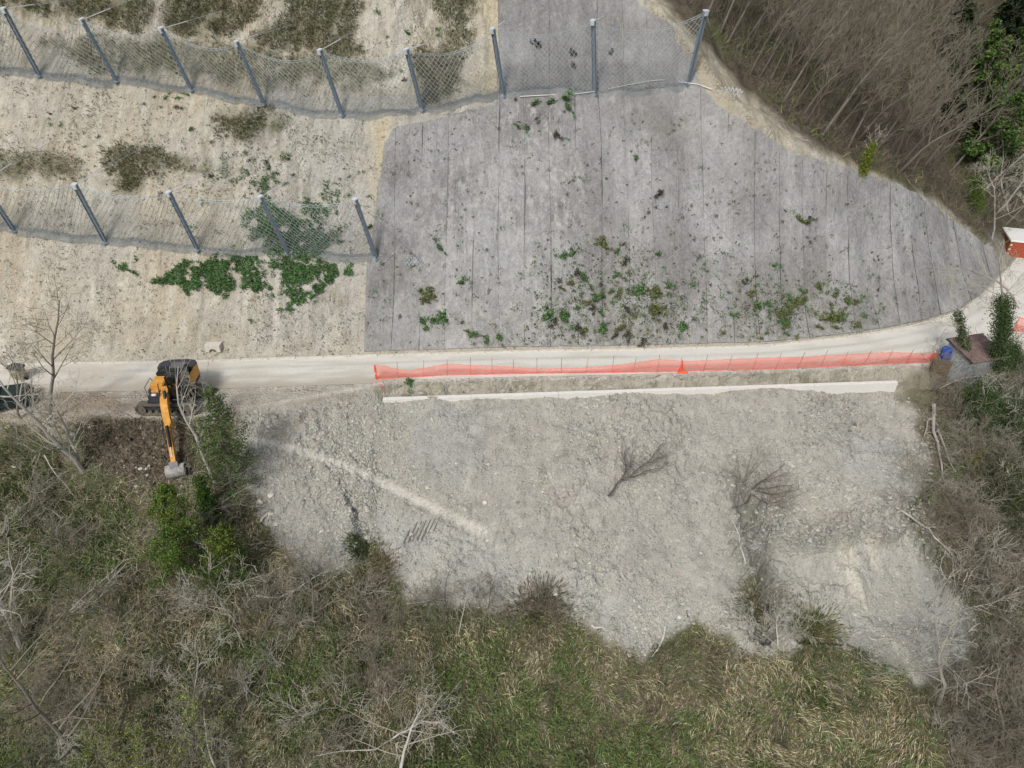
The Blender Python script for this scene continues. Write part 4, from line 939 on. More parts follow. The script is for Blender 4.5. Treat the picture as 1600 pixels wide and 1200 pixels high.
for s_ in (-1, 1):
    q = MB(); q.box((1.93, s_ * .62, .74), (.14, .3, .16), bev=.04); q.build('headlight', M['mgrey'], car)
    q = MB(); q.box((.25, s_ * .95, 1.15), (.12, .2, .14), bev=.03); q.build('wing_mirror', M['black'], car)
    for xw in (-1.35, 1.3):
        q = MB(); q.cyl((xw, s_ * .7, .34), (xw, s_ * .9, .34), .35, n=22); w_ = q.build('wheel', M['tyre'], car)
        q = MB(); q.cyl((xw, s_ * .88, .34), (xw, s_ * .92, .34), .2, n=16); q.build('rim', M['mgrey'], w_)
# cabinet by the car
c0_ = onz(33, 592); cb = thing('site_generator', 'small beige cased generator with a dark grey hood behind the car', 'generator', (c0_[0], c0_[1], .03), R(-12))
q = MB(); q.box((0, 0, .5), (.85, .6, .75), bev=.04); q.build('casing', mat('beige_case', (.36, .32, .2), .6), cb)
q = MB(); q.box((0, .04, .98), (1.05, .75, .22), bev=.08); q.build('hood', M['dgrey'], cb)
q = MB(); q.box((-.3, -.36, .5), (.12, .04, .1)); q.build('socket', M['vest'], cb)
for s_ in (-1, 1):
    q = MB(); q.cyl((s_ * .5, 0, .14), (s_ * .58, 0, .14), .14, n=14); q.build('wheel', M['tyre'], cb)

# ---------------------------------------------------------------- hut and things beside it
HZ = hs(HUT[0], HUT[1]); print('hut', HUT, HZ)
hut = thing('hut', 'small grey sheet metal hut with red corrugated roof beside the road bend', 'hut', (HUT[0], HUT[1] + .3, HZ), R(14))
q = MB(); wl, wd, wh = 2.9, 2.2, 2.1
q.box((0, -wd / 2, wh / 2), (wl, .06, wh)); q.build('front_wall', M['hutwall'], hut)
q = MB(); q.box((0, wd / 2, wh / 2 + .2), (wl, .06, wh + .4)); q.build('rear_wall', M['hutwall'], hut)
for s_ in (-1, 1):
    q = MB(); q.prism([(-wd / 2, 0), (wd / 2, 0), (wd / 2, wh + .4), (-wd / 2, wh)], .06, ((0, 1, 0), (0, 0, 1), (1, 0, 0), (s_ * wl / 2, 0, 0))); w_ = q.build('side_wall', M['hutwall'], hut)
    if s_ < 0:
        q = MB(); q.box((-wl / 2 - .045, -.1, 1.0), (.03, .9, 1.8), bev=.005); q.build('door', mat('grey_blue_door', (.42, .46, .48), .6, var=.1), w_)
q = MB(); q.box((0, 0, -.25), (wl + .1, wd + .1, .5)); q.build('plinth', M['kerb'], hut)
nr = 14
for k in range(nr):
    x_ = -wl / 2 - .1 + (k + .5) * (wl + .2) / nr; q = MB(); tl = math.atan2(.4, wd)
    q.box((x_, 0, wh + .27), ((wl + .2) / nr - .05, wd + .4, .05), rot=Matrix.Rotation(tl, 3, 'X'), bev=.012); q.build('roof_rib', M['redroof'], hut)
q = MB(); q.box((0, 0, wh + .235), (wl + .18, wd + .36, .02), rot=Matrix.Rotation(math.atan2(.4, wd), 3, 'X')); q.build('roof_sheet', M['redroof'], hut)
q = MB(); q.box((0, wd / 2 + .2, wh + .46), (wl + .3, .1, .12)); q.box((-wl / 2 - .12, 0, wh + .27), (.08, wd + .4, .14), rot=Matrix.Rotation(math.atan2(.4, wd), 3, 'X')); q.build('roof_edge', M['dgrey'], hut)
# timber crate
CR = onz(1470, 574, -.3); cz = hs(CR[0], CR[1])
cr = thing('timber_crate', 'brown slatted timber crate at the end of the orange fence', 'crate', (CR[0], CR[1], min(cz, -.1) - .1), R(-18))
for k in range(5):
    for s_, y_ in ((0, -.55), (1, .55)):
        q = MB(); q.box((0, y_, .12 + k * .22), (1.4, .05, .19), bev=.01); q.build('board', M['wood'], cr)
    for x_ in (-.72, .72):
        q = MB(); q.box((x_, 0, .12 + k * .22), (.05, 1.1, .19), bev=.01); q.build('board', M['wood'], cr)
for k in range(6):
    q = MB(); q.box((-.6 + k * .24, 0, 1.13), (.21, 1.16, .04), bev=.01); q.build('lid_board', M['wood'], cr)
bt = min(cz, -.1) - .1 + 1.16
def barrel(label, m, loc, tilt, r=.32, H_=.8, group=None):
    b = thing('barrel', label, 'barrel', loc); b.rotation_euler = tilt
    q = MB(); n = 20; ringz = [(0, .9), (.04, 1), (.28, 1), (.3, 1.05), (.33, 1.05), (.35, 1), (.62, 1), (.64, 1.05), (.67, 1.05), (.7, 1), (.95, .98), (1, .86)]; rings = []
    for z_, k_ in ringz: rings.append([q.bm.verts.new((r * k_ * math.cos(2 * math.pi * i / n), r * k_ * math.sin(2 * math.pi * i / n), z_ * H_)) for i in range(n)])
    for a, c in zip(rings[:-1], rings[1:]):
        for i in range(n): q.bm.faces.new((a[i], a[(i + 1) % n], c[(i + 1) % n], c[i]))
    q.bm.faces.new(rings[0][::-1]); q.bm.faces.new(rings[-1]); q.build('drum', m, b, smooth=False)
    q = MB(); q.cyl((0, 0, H_), (0, 0, H_ + .03), r * .8, n=n); q.build('lid', m, b)
    q = MB(); 
    for s_ in (-1, 1): q.cyl((s_ * (r + .05), -.08, H_ * .8), (s_ * (r + .05), .08, H_ * .8), .02, n=6)
    q.build('handle', M['black'], b)
barrel('bright blue plastic barrel leaning on top of the timber crate', M['blue'], (CR[0] + .1, CR[1] + .05, bt), (0, R(-12), 0), .36, .85)
PB = onz(1484, 578, -.9); barrel('dark purple blue barrel on the ground beside the hut', M['purple'], (PB[0], PB[1], hs(PB[0], PB[1])), (0, R(8), 0), .3, .6)

# small brick building at right edge
BB = onz(1580, 402, 0); bb = thing('brick_shed', 'low red brick shed with a white flat roof at the right edge', 'shed', (BB[0] + 1.2, BB[1] + 1.4, 0), R(-18))
bwid, bdep, bh = 2.4, 3.2, 1.5
q = MB(); q.box((0, 0, bh / 2), (bwid - .06, bdep - .06, bh)); q.build('wall_core', M['kerb'], bb)
bm_ = bmesh.new(); bmesh.ops.create_cube(bm_, size=1); me_b = bpy.data.meshes.new('brick')
for v in bm_.verts: v.co = Vector((v.co.x * .46, v.co.y * .09, v.co.z * .20))
bm_.to_mesh(me_b); bm_.free(); me_b.materials.append(M['brick'])
for row in range(7):
    for k in range(6):
        x_ = -bwid / 2 + .2 + k * .48 + (.24 if row % 2 else 0)
        if x_ > bwid / 2 - .05: continue
        o = link('brick', me_b, bb, (x_, -bdep / 2, .11 + row * .215 + random.uniform(-.005, .005)))
    for k in range(7):
        y_ = -bdep / 2 + .25 + k * .48 + (.2 if row % 2 else 0)
        if y_ > bdep / 2: continue
        o = link('brick', me_b, bb, (-bwid / 2, y_, .11 + row * .215)); o.rotation_euler = (0, 0, R(90))
q = MB(); q.box((0, 0, bh + .1), (bwid + .25, bdep + .25, .16), bev=.02); q.build('roof', M['white'], bb)

# arched concrete block at the foot of the slope
cbk = onz(335, 560); ab = MB()
arc = [(-.55, 0), (-.55, .55), (.55, .55), (.55, 0), (.36, 0)] + [(.3 * math.cos(a), .28 * math.sin(a)) for a in np.linspace(0, math.pi, 9)] + [(-.36, 0)]
ab.prism(arc, .6, ((1, 0, 0), (0, 0, 1), (0, 1, 0), (0, 0, 0)))
o = ab.build('culvert_block', M['kerb'], loc=(cbk[0], cbk[1] + .4, max(.05, hs(cbk[0], cbk[1] + .3)) - .05)); tag(o, 'pale arched concrete block at the foot of the slope above the excavator', 'concrete block')

# ---------------------------------------------------------------- vegetation: blades and twigs
def scatter_px(n, x0, x1, y0, y1, wfun):
    """random ground points whose picture falls in a window, thinned by a weight"""
    pts = np.c_[rng.uniform(x0, x1, n), rng.uniform(y0, y1, n)]
    w = wfun(pts[:, 0], pts[:, 1]); pts = pts[rng.random(n) < w]
    return pts, hits(pts)
def nz(px, py, s, sc): return fbm(px / sc, py / sc, s, 4)
LOWVEG = lambda a, b: 1 - pmask(a + nz(a, b, 76, 40) * 26, b + nz(a, b, 77, 40) * 20, DEBRIS, 14)
pad = [(-400, 500), (400, 500), (600, 560), (1600, 500), (1600, 560), (1460, 600), (1400, 600), (600, 640), (385, 650), (300, 655), (120, 650), (60, 660), (-400, 655)]
def lowmask(a, b):
    w = LOWVEG(a, b) * (1 - pmask(a, b, pad, 20)) * (1 - pmask(a, b, DARKSOIL, 10)); return w * (b > 560)
# bottom meadow: green grass + dry reeds, in patches of their own
def gauss(a, b, x, y, sx, sy): return np.exp(-((a - x) / sx) ** 2 - ((b - y) / sy) ** 2)
def GF(a, b):
    g = .75 * gauss(a, b, 440, 1060, 120, 90) + .9 * gauss(a, b, 90, 850, 150, 80) + .5 * gauss(a, b, 880, 1100, 150, 80) + .8 * gauss(a, b, 700, 1180, 160, 60) + .6 * gauss(a, b, 1020, 1190, 120, 60) + .4 * gauss(a, b, 1280, 1080, 90, 50) + .6 * gauss(a, b, 1580, 960, 60, 200) + .7 * gauss(a, b, 1560, 720, 80, 100) + .4 * gauss(a, b, 30, 1180, 120, 90) + .4 * gauss(a, b, 230, 1020, 60, 60)
    g = g - .6 * gauss(a, b, 1150, 1080, 200, 70) - .3 * gauss(a, b, 620, 960, 110, 60) - .3 * gauss(a, b, 250, 1000, 200, 60)
    return sstep(-.05, .55, g + .8 * nz(a, b, 201, 60) + .5 * nz(a, b, 202, 22))
def edgeveg(a, b):
    e = polydist(a + nz(a, b, 78, 30) * 34, b + nz(a, b, 79, 30) * 34, DEBRIS)
    return np.clip(.5 - e / 22, 0, 1) + .10 * np.exp(-(np.maximum(e, 0) / 34) ** 2) * (b > 820) * (a < 1420) * sstep(-.1, .3, nz(a, b, 80, 12))
def vegmask(a, b):
    w = edgeveg(a, b) * (1 - pmask(a, b, pad, 20)) * (1 - pmask(a, b, DARKSOIL, 10)); return w * (b > 560)
pts, P = scatter_px(260000, -40, 1640, 640, 1260, lambda a, b: vegmask(a, b) * (.10 + .9 * GF(a, b)) * np.where(a > 1420, .55, 1)); n = len(P)
ph = fbm(P[:, 0] * .6, P[:, 1] * .6, 221, 3); pt = fbm(P[:, 0] * .45, P[:, 1] * .45, 223, 4)
D = np.c_[rng.normal(0, .35, n) + ph * .8, rng.normal(-.4, .35, n), rng.uniform(.5, 1.0, n)]; D /= np.linalg.norm(D, axis=1, keepdims=True)
Cg = vary((.17, .23, .085), n, .35, .1); y_ = rng.random(n) < .3; Cg[y_] = vary((.22, .27, .10), int(y_.sum()), .25)
Cg = lerp(Cg, Cg * [.55, .62, .6], sstep(-.05, .35, pt)) if False else Cg * (1 - .45 * sstep(-.05, .3, pt))[:, None]
Lg = rng.uniform(.2, .55, n) * (1 + .8 * sstep(.0, .4, fbm(P[:, 0] * 1.1, P[:, 1] * 1.1, 224, 2)))
o = link('green_grass', bladesmesh('green_grass', P, D, Lg, rng.uniform(.025, .06, n), Cg, bend=.7)); tag(o, 'green grass and weeds covering the lower bank', 'grass', kind='stuff'); print('green', n)
def wdry(a, b):
    return vegmask(a, b) * (1 - .62 * GF(a, b)) * (.25 + .75 * sstep(-.3, .15, nz(a, b, 211, 50) + .5 * gauss(a, b, 1150, 1090, 330, 130) + .35 * gauss(a, b, 600, 980, 130, 90))) * np.where(a > 1450, .35, 1) * np.where(b < 760, .3, 1)
pts, P = scatter_px(230000, -40, 1640, 660, 1260, wdry); n = len(P)
ph = fbm(P[:, 0] * .55, P[:, 1] * .55, 220, 3); pt = fbm(P[:, 0] * .5, P[:, 1] * .5, 225, 4)
D = np.c_[rng.normal(0, .28, n) + ph * 1.6, rng.normal(-.55, .3, n), rng.uniform(.3, .9, n)]; D /= np.linalg.norm(D, axis=1, keepdims=True)
Cd = vary((.58, .52, .35), n, .35, .07); y_ = rng.random(n) < .35; Cd[y_] = vary((.26, .21, .13), int(y_.sum()), .3); y_ = rng.random(n) < .2; Cd[y_] = vary((.20, .21, .08), int(y_.sum()), .3)
Cd = Cd * (1 - .5 * sstep(.0, .35, pt))[:, None] * np.where(P[:, 2:3] > 1e9, 1, 1)
Ld = rng.uniform(.2, .52, n) * (1 + .9 * sstep(.0, .35, fbm(P[:, 0] * .9, P[:, 1] * .9, 226, 3)))
o = link('dry_reeds', bladesmesh('dry_reeds', P, D, Ld, rng.uniform(.018, .045, n), Cd, bend=.9)); tag(o, 'straw coloured dead reeds and long grass on the lower bank', 'reeds', kind='stuff'); print('dry', n)
# matted low plants with small leaves among the grass
pts, P = scatter_px(120000, -40, 1640, 660, 1260, lambda a, b: vegmask(a, b) * sstep(.0, .35, nz(a, b, 204, 34)) * GF(a, b)); n = len(P); P = P + np.c_[np.zeros(n), np.zeros(n), rng.uniform(.05, .45, n)]
o = link('leafy_weeds', leavesmesh('leafy_weeds', P, rng.uniform(.035, .08, n), vary((.10, .165, .05), n, .4))); tag(o, 'low broad leaved weeds between the grasses of the lower bank', 'weeds', kind='stuff'); print('leafy', n)
# brush: short crooked twigs, everywhere brown-grey
def twigstuff(name, label, cat, npts, x0, x1, y0, y1, wf, mcol, L0, L1, r=.012, upz=(.3, 1.)):
    pts, P = scatter_px(npts, x0, x1, y0, y1, wf); n = len(P); P0, P1, r0, r1, Cc = [], [], [], [], []
    D = np.c_[rng.normal(0, .6, n), rng.normal(-.2, .6, n), rng.uniform(*upz, n)]; D /= np.linalg.norm(D, axis=1, keepdims=True); L = rng.uniform(L0, L1, n)
    c = vary(mcol, n, .4, .05); a = P; rr_ = np.full(n, r)
    for k in range(3):
        b = a + D * (L / 3)[:, None]; P0.append(a); P1.append(b); r0.append(rr_ * (1 - .28 * k)); r1.append(rr_ * (1 - .28 * (k + 1))); Cc.append(c)
        D = D + rng.normal(0, .35, (n, 3)); D /= np.linalg.norm(D, axis=1, keepdims=True); a = b
    # forks
    a = P0[1]; D = D + rng.normal(0, .7, (n, 3)); D[:, 2] = np.abs(D[:, 2]); D /= np.linalg.norm(D, axis=1, keepdims=True); P0.append(a); P1.append(a + D * (L * .5)[:, None]); r0.append(rr_ * .6); r1.append(rr_ * .2); Cc.append(c)
    o = link(name, segmesh(name, np.concatenate(P0), np.concatenate(P1), np.concatenate(r0), np.concatenate(r1), M['blade'], 3, np.concatenate(Cc))); tag(o, label, cat, kind='stuff'); print(name, n); return o
twigstuff('brushwood', 'tangle of bare grey brown twigs over the lower left bank', 'brush', 13000, -40, 620, 640, 1260, lambda a, b: lowmask(a, b) * sstep(-.2, .3, nz(a, b, 231, 90) + .1) * (.25 + .75 * (polydist(a, b, DEBRIS) < -34)), (.40, .36, .27), .5, 1.6, .011)
def wright(a, b): return lowmask(a, b) * sstep(1400, 1500, a + nz(a, b, 232, 40) * 40 - np.maximum(0, b - 950) * .2) * (1 - sstep(1120, 1240, b) * .3)
twigstuff('thicket_twigs', 'dense thicket of bare grey twigs right of the debris slope', 'brush', 30000, 1380, 1660, 560, 1260, lambda a, b: wright(a, b) * (.35 + .65 * sstep(-.2, .25, nz(a, b, 233, 50))), (.24, .215, .165), .5, 1.8, .011)
FORP = [(1010, -60), (1040, -20), (1120, 70), (1180, 140), (1225, 190), (1300, 232), (1395, 275), (1465, 305), (1522, 360), (1575, 372), (1700, 330), (1700, -60)]
twigstuff('forest_undergrowth', 'brown leafless undergrowth on the wooded hillside', 'undergrowth', 24000, 1000, 1660, -40, 400, lambda a, b: pmask(a + nz(a, b, 240, 30) * 12, b, FORP, 20) * .9, (.17, .148, .115), .6, 2.2, .015)
pts, P = scatter_px(16000, 1000, 1660, -40, 400, lambda a, b: pmask(a, b, FORP, 20) * sstep(-.1, .4, nz(a, b, 241, 70))); n = len(P)
D = np.c_[rng.normal(0, .5, n), rng.normal(-.2, .5, n), rng.uniform(.4, 1, n)]; D /= np.linalg.norm(D, axis=1, keepdims=True)
o = link('forest_grass', bladesmesh('forest_grass', P, D, rng.uniform(.4, .9, n), rng.uniform(.05, .1, n), vary((.17, .19, .08), n, .3))); tag(o, 'olive green ground growth among the bare trees', 'undergrowth', kind='stuff')
# upper slope olive grass patches
def wtop(a, b):
    w = np.zeros(a.shape); qa = a + nz(a, b, 250, 34) * 38; qb = b + nz(a, b, 251, 34) * 30
    for i, Pq_ in enumerate(VEGPOLY_TOP): w = np.maximum(w, pmask(qa, qb, Pq_, 14) * (.35 if i in (5, 8) else 1))
    w = w * sstep(-.5, -.05, nz(a, b, 252, 26) + .1)
    return np.maximum(w, .10 * (b < 330) * sstep(.1, .4, nz(a, b, 253, 40)))
pts, P = scatter_px(190000, -40, 780, -40, 320, wtop); n = len(P)
D = np.c_[rng.normal(0, .4, n), rng.normal(-.5, .4, n), rng.uniform(.2, .9, n)]; D /= np.linalg.norm(D, axis=1, keepdims=True)
Cc = vary((.125, .14, .06), n, .35, .08); y_ = rng.random(n) < .42; Cc[y_] = vary((.28, .25, .16), int(y_.sum()), .3)
o = link('slope_grass', bladesmesh('slope_grass', P, D, rng.uniform(.15, .45, n), rng.uniform(.02, .05, n), Cc, bend=.8)); tag(o, 'olive and straw grass patches on the tan slope', 'grass', kind='stuff'); print('slope grass', n)
# green creeping cover on the tan slope
GP = [[(228, 440), (250, 425), (300, 408), (400, 408), (425, 412), (420, 450), (395, 462), (340, 458), (300, 450), (240, 448)],
      [(432, 410), (535, 412), (540, 430), (515, 450), (480, 470), (455, 490), (440, 470), (455, 455), (435, 440)],
      [(180, 402), (200, 402), (208, 420), (190, 425)], [(410, 320), (440, 318), (470, 345), (520, 380), (500, 405), (430, 400), (400, 370)], [(485, 322), (518, 325), (515, 342), (480, 340)]]
def wgc(a, b):
    w = np.zeros(a.shape); qa = a + nz(a, b, 260, 16) * 30; qb = b + nz(a, b, 261, 16) * 22
    for i, q_ in enumerate(GP): w = np.maximum(w, pmask(qa, qb, q_, 6) * (.8 if i >= 3 else 1))
    return w * sstep(-.45, -.15, nz(a, b, 263, 11))
pts, P = scatter_px(140000, 150, 600, 240, 500, lambda a, b: np.maximum(wgc(a, b), .9 * sstep(.18, .4, nz(a, b, 262, 16)) * (gauss(a, b, 460, 350, 90, 55) + .7 * gauss(a, b, 430, 270, 80, 30)))); n = len(P); P = P + [0, 0, .08] + rng.uniform(0, .22, n)[:, None] * np.array([[0, -.5, .8]])
o = link('creeping_plants', leavesmesh('creeping_plants', P, rng.uniform(.045, .10, n), vary((.075, .165, .05), n, .4), flat=.6)); tag(o, 'bright green creeping plants on the tan slope below the lower barrier', 'ground cover', kind='stuff'); print('gc', n)

# weeds: small tufts, each its own object
def weed_mesh(kind, seed, big):
    r_ = np.random.default_rng(seed); n = 300 if big else 60; sp_r = .17 if big else .11
    cl = r_.normal(0, sp_r, (9, 3)); c = cl[r_.integers(0, 9, n)] + r_.normal(0, sp_r * .38, (n, 3)) if big else r_.normal(0, sp_r, (n, 3)); c[:, 2] = np.abs(c[:, 2]) * .8 + .04
    cols = {'g': (.10, .19, .07), 'o': (.15, .175, .07), 'd': (.08, .078, .058), 'y': (.15, .165, .065)}[kind]
    return leavesmesh('weed_leaves', c, r_.uniform(.03, .065, n), vary(cols, n, .35))
WM = {(k, b_): [weed_mesh(k, 10 * i + j, b_) for j in range(3)] for i, k in enumerate('gody') for b_ in (0, 1)}
wl = []
def wc(n, x, y, sx, sy, kinds, s0=.5, s1=1.4):
    for _ in range(n): wl.append((random.gauss(x, sx), random.gauss(y, sy), random.choice(kinds), random.uniform(s0, s1)))
for p in [(672, 466, 'o', 2.4), (686, 500, 'g', 2.6), (661, 506, 'g', 1.7), (664, 474, 'o', 1.4), (719, 447, 'g', 2.0), (745, 527, 'g', 2.0), (758, 533, 'g', 1.7), (781, 531, 'g', 1.6), (687, 391, 'g', 1.6), (680, 378, 'g', .9), (728, 522, 'o', 1.2), (666, 517, 'o', 1.3), (835, 75, 'd', 1.6), (893, 88, 'd', 1.5), (895, 106, 'd', 1.2), (835, 168, 'g', 1.9), (860, 166, 'g', 1.9), (882, 160, 'g', 2.4), (887, 172, 'g', 1.8), (806, 200, 'g', 1.3), (824, 204, 'g', 1.4), (870, 215, 'd', 1.4), (955, 88, 'o', 1.6), (992, 250, 'g', 1.2), (641, 601, 'g', 1.7), (859, 497, 'g', 2.6), (880, 500, 'g', 2.4), (892, 403, 'g', 2.0), (878, 403, 'g', 1.5), (940, 382, 'o', 1.8), (948, 393, 'o', 1.5), (972, 388, 'o', 1.3), (995, 457, 'g', 2.3), (1025, 462, 'o', 2.2), (1030, 490, 'o', 2.6), (1068, 515, 'g', 2.0), (942, 520, 'g', 2.4), (913, 522, 'o', 2.0), (938, 470, 'g', 2.0), (912, 438, 'g', 2.0), (893, 449, 'o', 1.7), (1233, 472, 'g', 1.6), (1247, 476, 'o', 1.7), (1290, 505, 'o', 2.6), (1305, 500, 'o', 2.4), (1250, 350, 'o', 2.0), (1265, 350, 'd', 1.5), (1216, 498, 'o', 1.4), (1340, 512, 'o', 1.4), (1028, 310, 'd', 1.7)]:
    wl.append(p)
wc(70, 950, 480, 68, 38, 'godog', .5, 1.6); wc(48, 1240, 482, 60, 28, 'ogogy', .6, 1.7); wc(14, 1140, 450, 60, 30, 'dodg', .4, 1.0); wc(12, 700, 450, 60, 60, 'ddo', .35, .8)
wc(8, 1270, 370, 50, 40, 'dd', .3, .7); wc(8, 1140, 320, 20, 12, 'd', .3, .6); wc(6, 1020, 320, 10, 14, 'd', .3, .6); wc(8, 840, 195, 30, 22, 'dg', .4, .8)
wc(24, 420, 265, 90, 45, 'gddo', .4, 1.0); wc(12, 110, 190, 70, 25, 'gd', .35, .9); wc(10, 270, 165, 22, 14, 'gd', .5, 1.2); wc(16, 480, 350, 50, 40, 'ggd', .5, 1.4); wc(10, 640, 60, 40, 30, 'gd', .5, 1.3); wc(6, 450, 470, 40, 20, 'g', .5, 1.0)
wl = [w for w in wl if w[1] < 545 or w[0] == 641]
wp = hits([(w[0], w[1]) for w in wl])
kn_ = {'g': 'green', 'o': 'olive green', 'd': 'dark withered', 'y': 'pale green'}
for w, p in zip(wl, wp):
    if w[0] != 641 and p[1] < np.interp(p[0], TOE[:, 0], TOE[:, 1]) + .35: continue
    onnet = polydist(np.array([w[0]]), np.array([w[1]]), NETPOLY)[0] > 0
    bg_ = int(w[3] > 1.1); o = link('weed_tuft', random.choice(WM[(w[2], bg_)]), loc=p + np.array([0, 0, .12 if onnet else 0])); o.rotation_euler = (R(35), 0, random.uniform(0, 6.28)); o.scale = (w[3] / (1.25 if bg_ else .72),) * 3
    where = 'rooted in the grey slope netting' if onnet else 'growing on the open earth slope'
    if w[0] == 641: tag(o, 'bright green tuft in the eroded strip between orange fence and white wall', 'plant')
    else: tag(o, '%s %s weed tuft %s' % ({True: 'large', False: 'small'}[w[3] > 1.1], kn_[w[2]], where), 'plant', group='%s %s weed tufts %s' % ({True: 'large', False: 'small'}[w[3] > 1.1], kn_[w[2]], 'on the netting' if onnet else 'on the earth slope'))
# specks: withered stalks too many to count
pts, P = scatter_px(17000, 570, 1560, 180, 545, lambda a, b: .9 * (np.exp(-((a - 955) / 130) ** 2 - ((b - 480) / 62) ** 2) + .9 * np.exp(-((a - 1240) / 130) ** 2 - ((b - 480) / 48) ** 2) + .10) * (.35 + .65 * sstep(-.1, .25, nz(a, b, 272, 26))) * (polydist(a, b, NETPOLY) > 8)); P = P[P[:, 1] > np.interp(P[:, 0], TOE[:, 0], TOE[:, 1]) + .35]; n = len(P)
kc = rng.choice(3, n, p=[.24, .32, .44]); cc_ = np.array([(.10, .095, .07), (.13, .14, .06), (.085, .17, .06)])[kc]; P = np.repeat(P, 12, axis=0) + rng.normal(0, 1, (n * 12, 3)) * np.repeat(rng.uniform(.04, .15, n), 12)[:, None] + [0, 0, .16]
o = link('withered_specks', leavesmesh('withered_specks', P, rng.uniform(.045, .085, len(P)), np.clip(np.repeat(cc_, 12, axis=0) * rng.uniform(.6, 1.4, (len(P), 1)), .01, .5))); tag(o, 'dark withered specks of vegetation caught on the grey netting', 'dead plants', kind='stuff')
pts, P = scatter_px(7000, 0, 620, 60, 560, lambda a, b: .2 + .8 * sstep(.0, .4, nz(a, b, 271, 60))); n = len(P)
cq = np.where(rng.random((n, 1)) < .25 + .45 * gauss(pts[:, 0], pts[:, 1], 450, 320, 120, 90)[:, None], [[.075, .16, .05]], [[.12, .115, .065]]); P = np.repeat(P, 7, axis=0) + rng.normal(0, 1, (n * 7, 3)) * np.repeat(rng.uniform(.03, .10, n), 7)[:, None] + [0, 0, .06]
o = link('withered_specks', leavesmesh('withered_specks', P, rng.uniform(.03, .06, len(P)), np.repeat(cq, 7, axis=0) * rng.uniform(.6, 1.4, (len(P), 1)))); tag(o, 'small dull plants dotted over the tan earth slope', 'dead plants', kind='stuff')

# ---------------------------------------------------------------- stones
def rocks(n, P, size, Cc):
    ico = bmesh.new(); 
    if n > 2000:
        vv = [ico.verts.new(q_) for q_ in ((1, 0, 0), (0, 1, 0), (-1, 0, 0), (0, -1, 0), (.1, .1, 1), (0, 0, -1))]
        for k_ in range(4): ico.faces.new((vv[k_], vv[(k_ + 1) % 4], vv[4])); ico.faces.new((vv[(k_ + 1) % 4], vv[k_], vv[5]))
        ico.verts.index_update(); ico.faces.index_update()
    else: bmesh.ops.create_icosphere(ico, subdivisions=1, radius=1)
    v = np.array([tuple(q_.co) for q_ in ico.verts]); f = np.array([[a.index for a in q_.verts] for q_ in ico.faces]); ico.free()
    sc = rng.uniform(.55, 1.3, (n, 3)) * size[:, None]; rot = rng.uniform(0, 6.28, n); jit = rng.uniform(.75, 1.2, (n, len(v), 1))
    V = v[None] * jit * sc[:, None, :]; c, s = np.cos(rot)[:, None], np.sin(rot)[:, None]
    V = np.stack([V[..., 0] * c - V[..., 1] * s, V[..., 0] * s + V[..., 1] * c, V[..., 2] * .8], -1) + P[:, None, :]
    Fq = (f[None] + (np.arange(n) * len(v))[:, None, None]).reshape(-1, 3); return V.reshape(-1, 3), Fq, np.repeat(Cc, len(v), axis=0)
DM = lambda a, b: pmask(a, b, DEBRIS, 8) * (1 - .5 * pmask(a, b, SCARP, 10)) * (.12 + .9 * sstep(-.05, .5, nz(a, b, 280, 80))) * (.5 + .8 * (1 - sstep(400, 800, a))) * (polydist(a, b, PATHPX, closed=False) > 7)
pts, P = scatter_px(260000, 370, 1530, 600, 1070, DM); n = len(P)
size = np.clip(rng.lognormal(-2.85, .5, n), .025, .19); V, Fq, Cc = rocks(n, P, size, vary((.40, .39, .345), n, .14, .03))
o = link('rubble', fastmesh('rubble', V, Fq, M['stones'], Cc)); tag(o, 'loose grey clods and stones scattered over the debris slope', 'rubble', kind='stuff'); print('rocks', n)
CL = lambda a, b: np.exp(-((polydist(a, b, SCARP[:8], closed=False) + 4) / 15) ** 2) * .9 + .5 * pmask(a, b, [(1370, 690), (1440, 685), (1445, 715), (1390, 720)], 10) + .4 * pmask(a, b, [(1260, 620), (1340, 620), (1340, 680), (1240, 700)], 20)
pts, P = scatter_px(45000, 1150, 1500, 600, 1000, CL); n = len(P); size = np.clip(rng.lognormal(-2.6, .5, n), .04, .25)
V, Fq, Cc = rocks(n, P, size, vary((.30, .295, .265), n, .2, .03)); o = link('clod_heaps', fastmesh('clod_heaps', V, Fq, M['stones'], Cc)); tag(o, 'broken clods heaped along the lip of the scarp', 'rubble', kind='stuff'); print('clods', n)
pts, P = scatter_px(11000, 110, 310, 640, 770, lambda a, b: pmask(a, b, DARKSOIL, 10)); n = len(P); size = np.clip(rng.lognormal(-2.9, .5, n), .03, .2)
V, Fq, Cc = rocks(n, P, size, vary((.13, .11, .08), n, .3, .05)); o = link('dug_earth', fastmesh('dug_earth', V, Fq, M['stones'], Cc)); tag(o, 'dark brown freshly dug clods beside the excavator arm', 'earth', kind='stuff')
pts, P = scatter_px(1500, 110, 420, 640, 800, lambda a, b: pmask(a, b, [(180, 720), (300, 740), (300, 780), (200, 770)], 20) * .8 + .08); n = len(P); size = np.clip(rng.lognormal(-3.0, .5, n), .03, .18)
V, Fq, Cc = rocks(n, P, size, vary((.42, .40, .35), n, .2, .03)); o = link('rubble', fastmesh('rubble', V, Fq, M['stones'], Cc)); tag(o, 'pale stones mixed in the dug bank below the excavator', 'rubble', kind='stuff')
tp0 = thing('track_print', 'dark ribbed machine track print pressed in the grey earth below the graded path', 'track print')
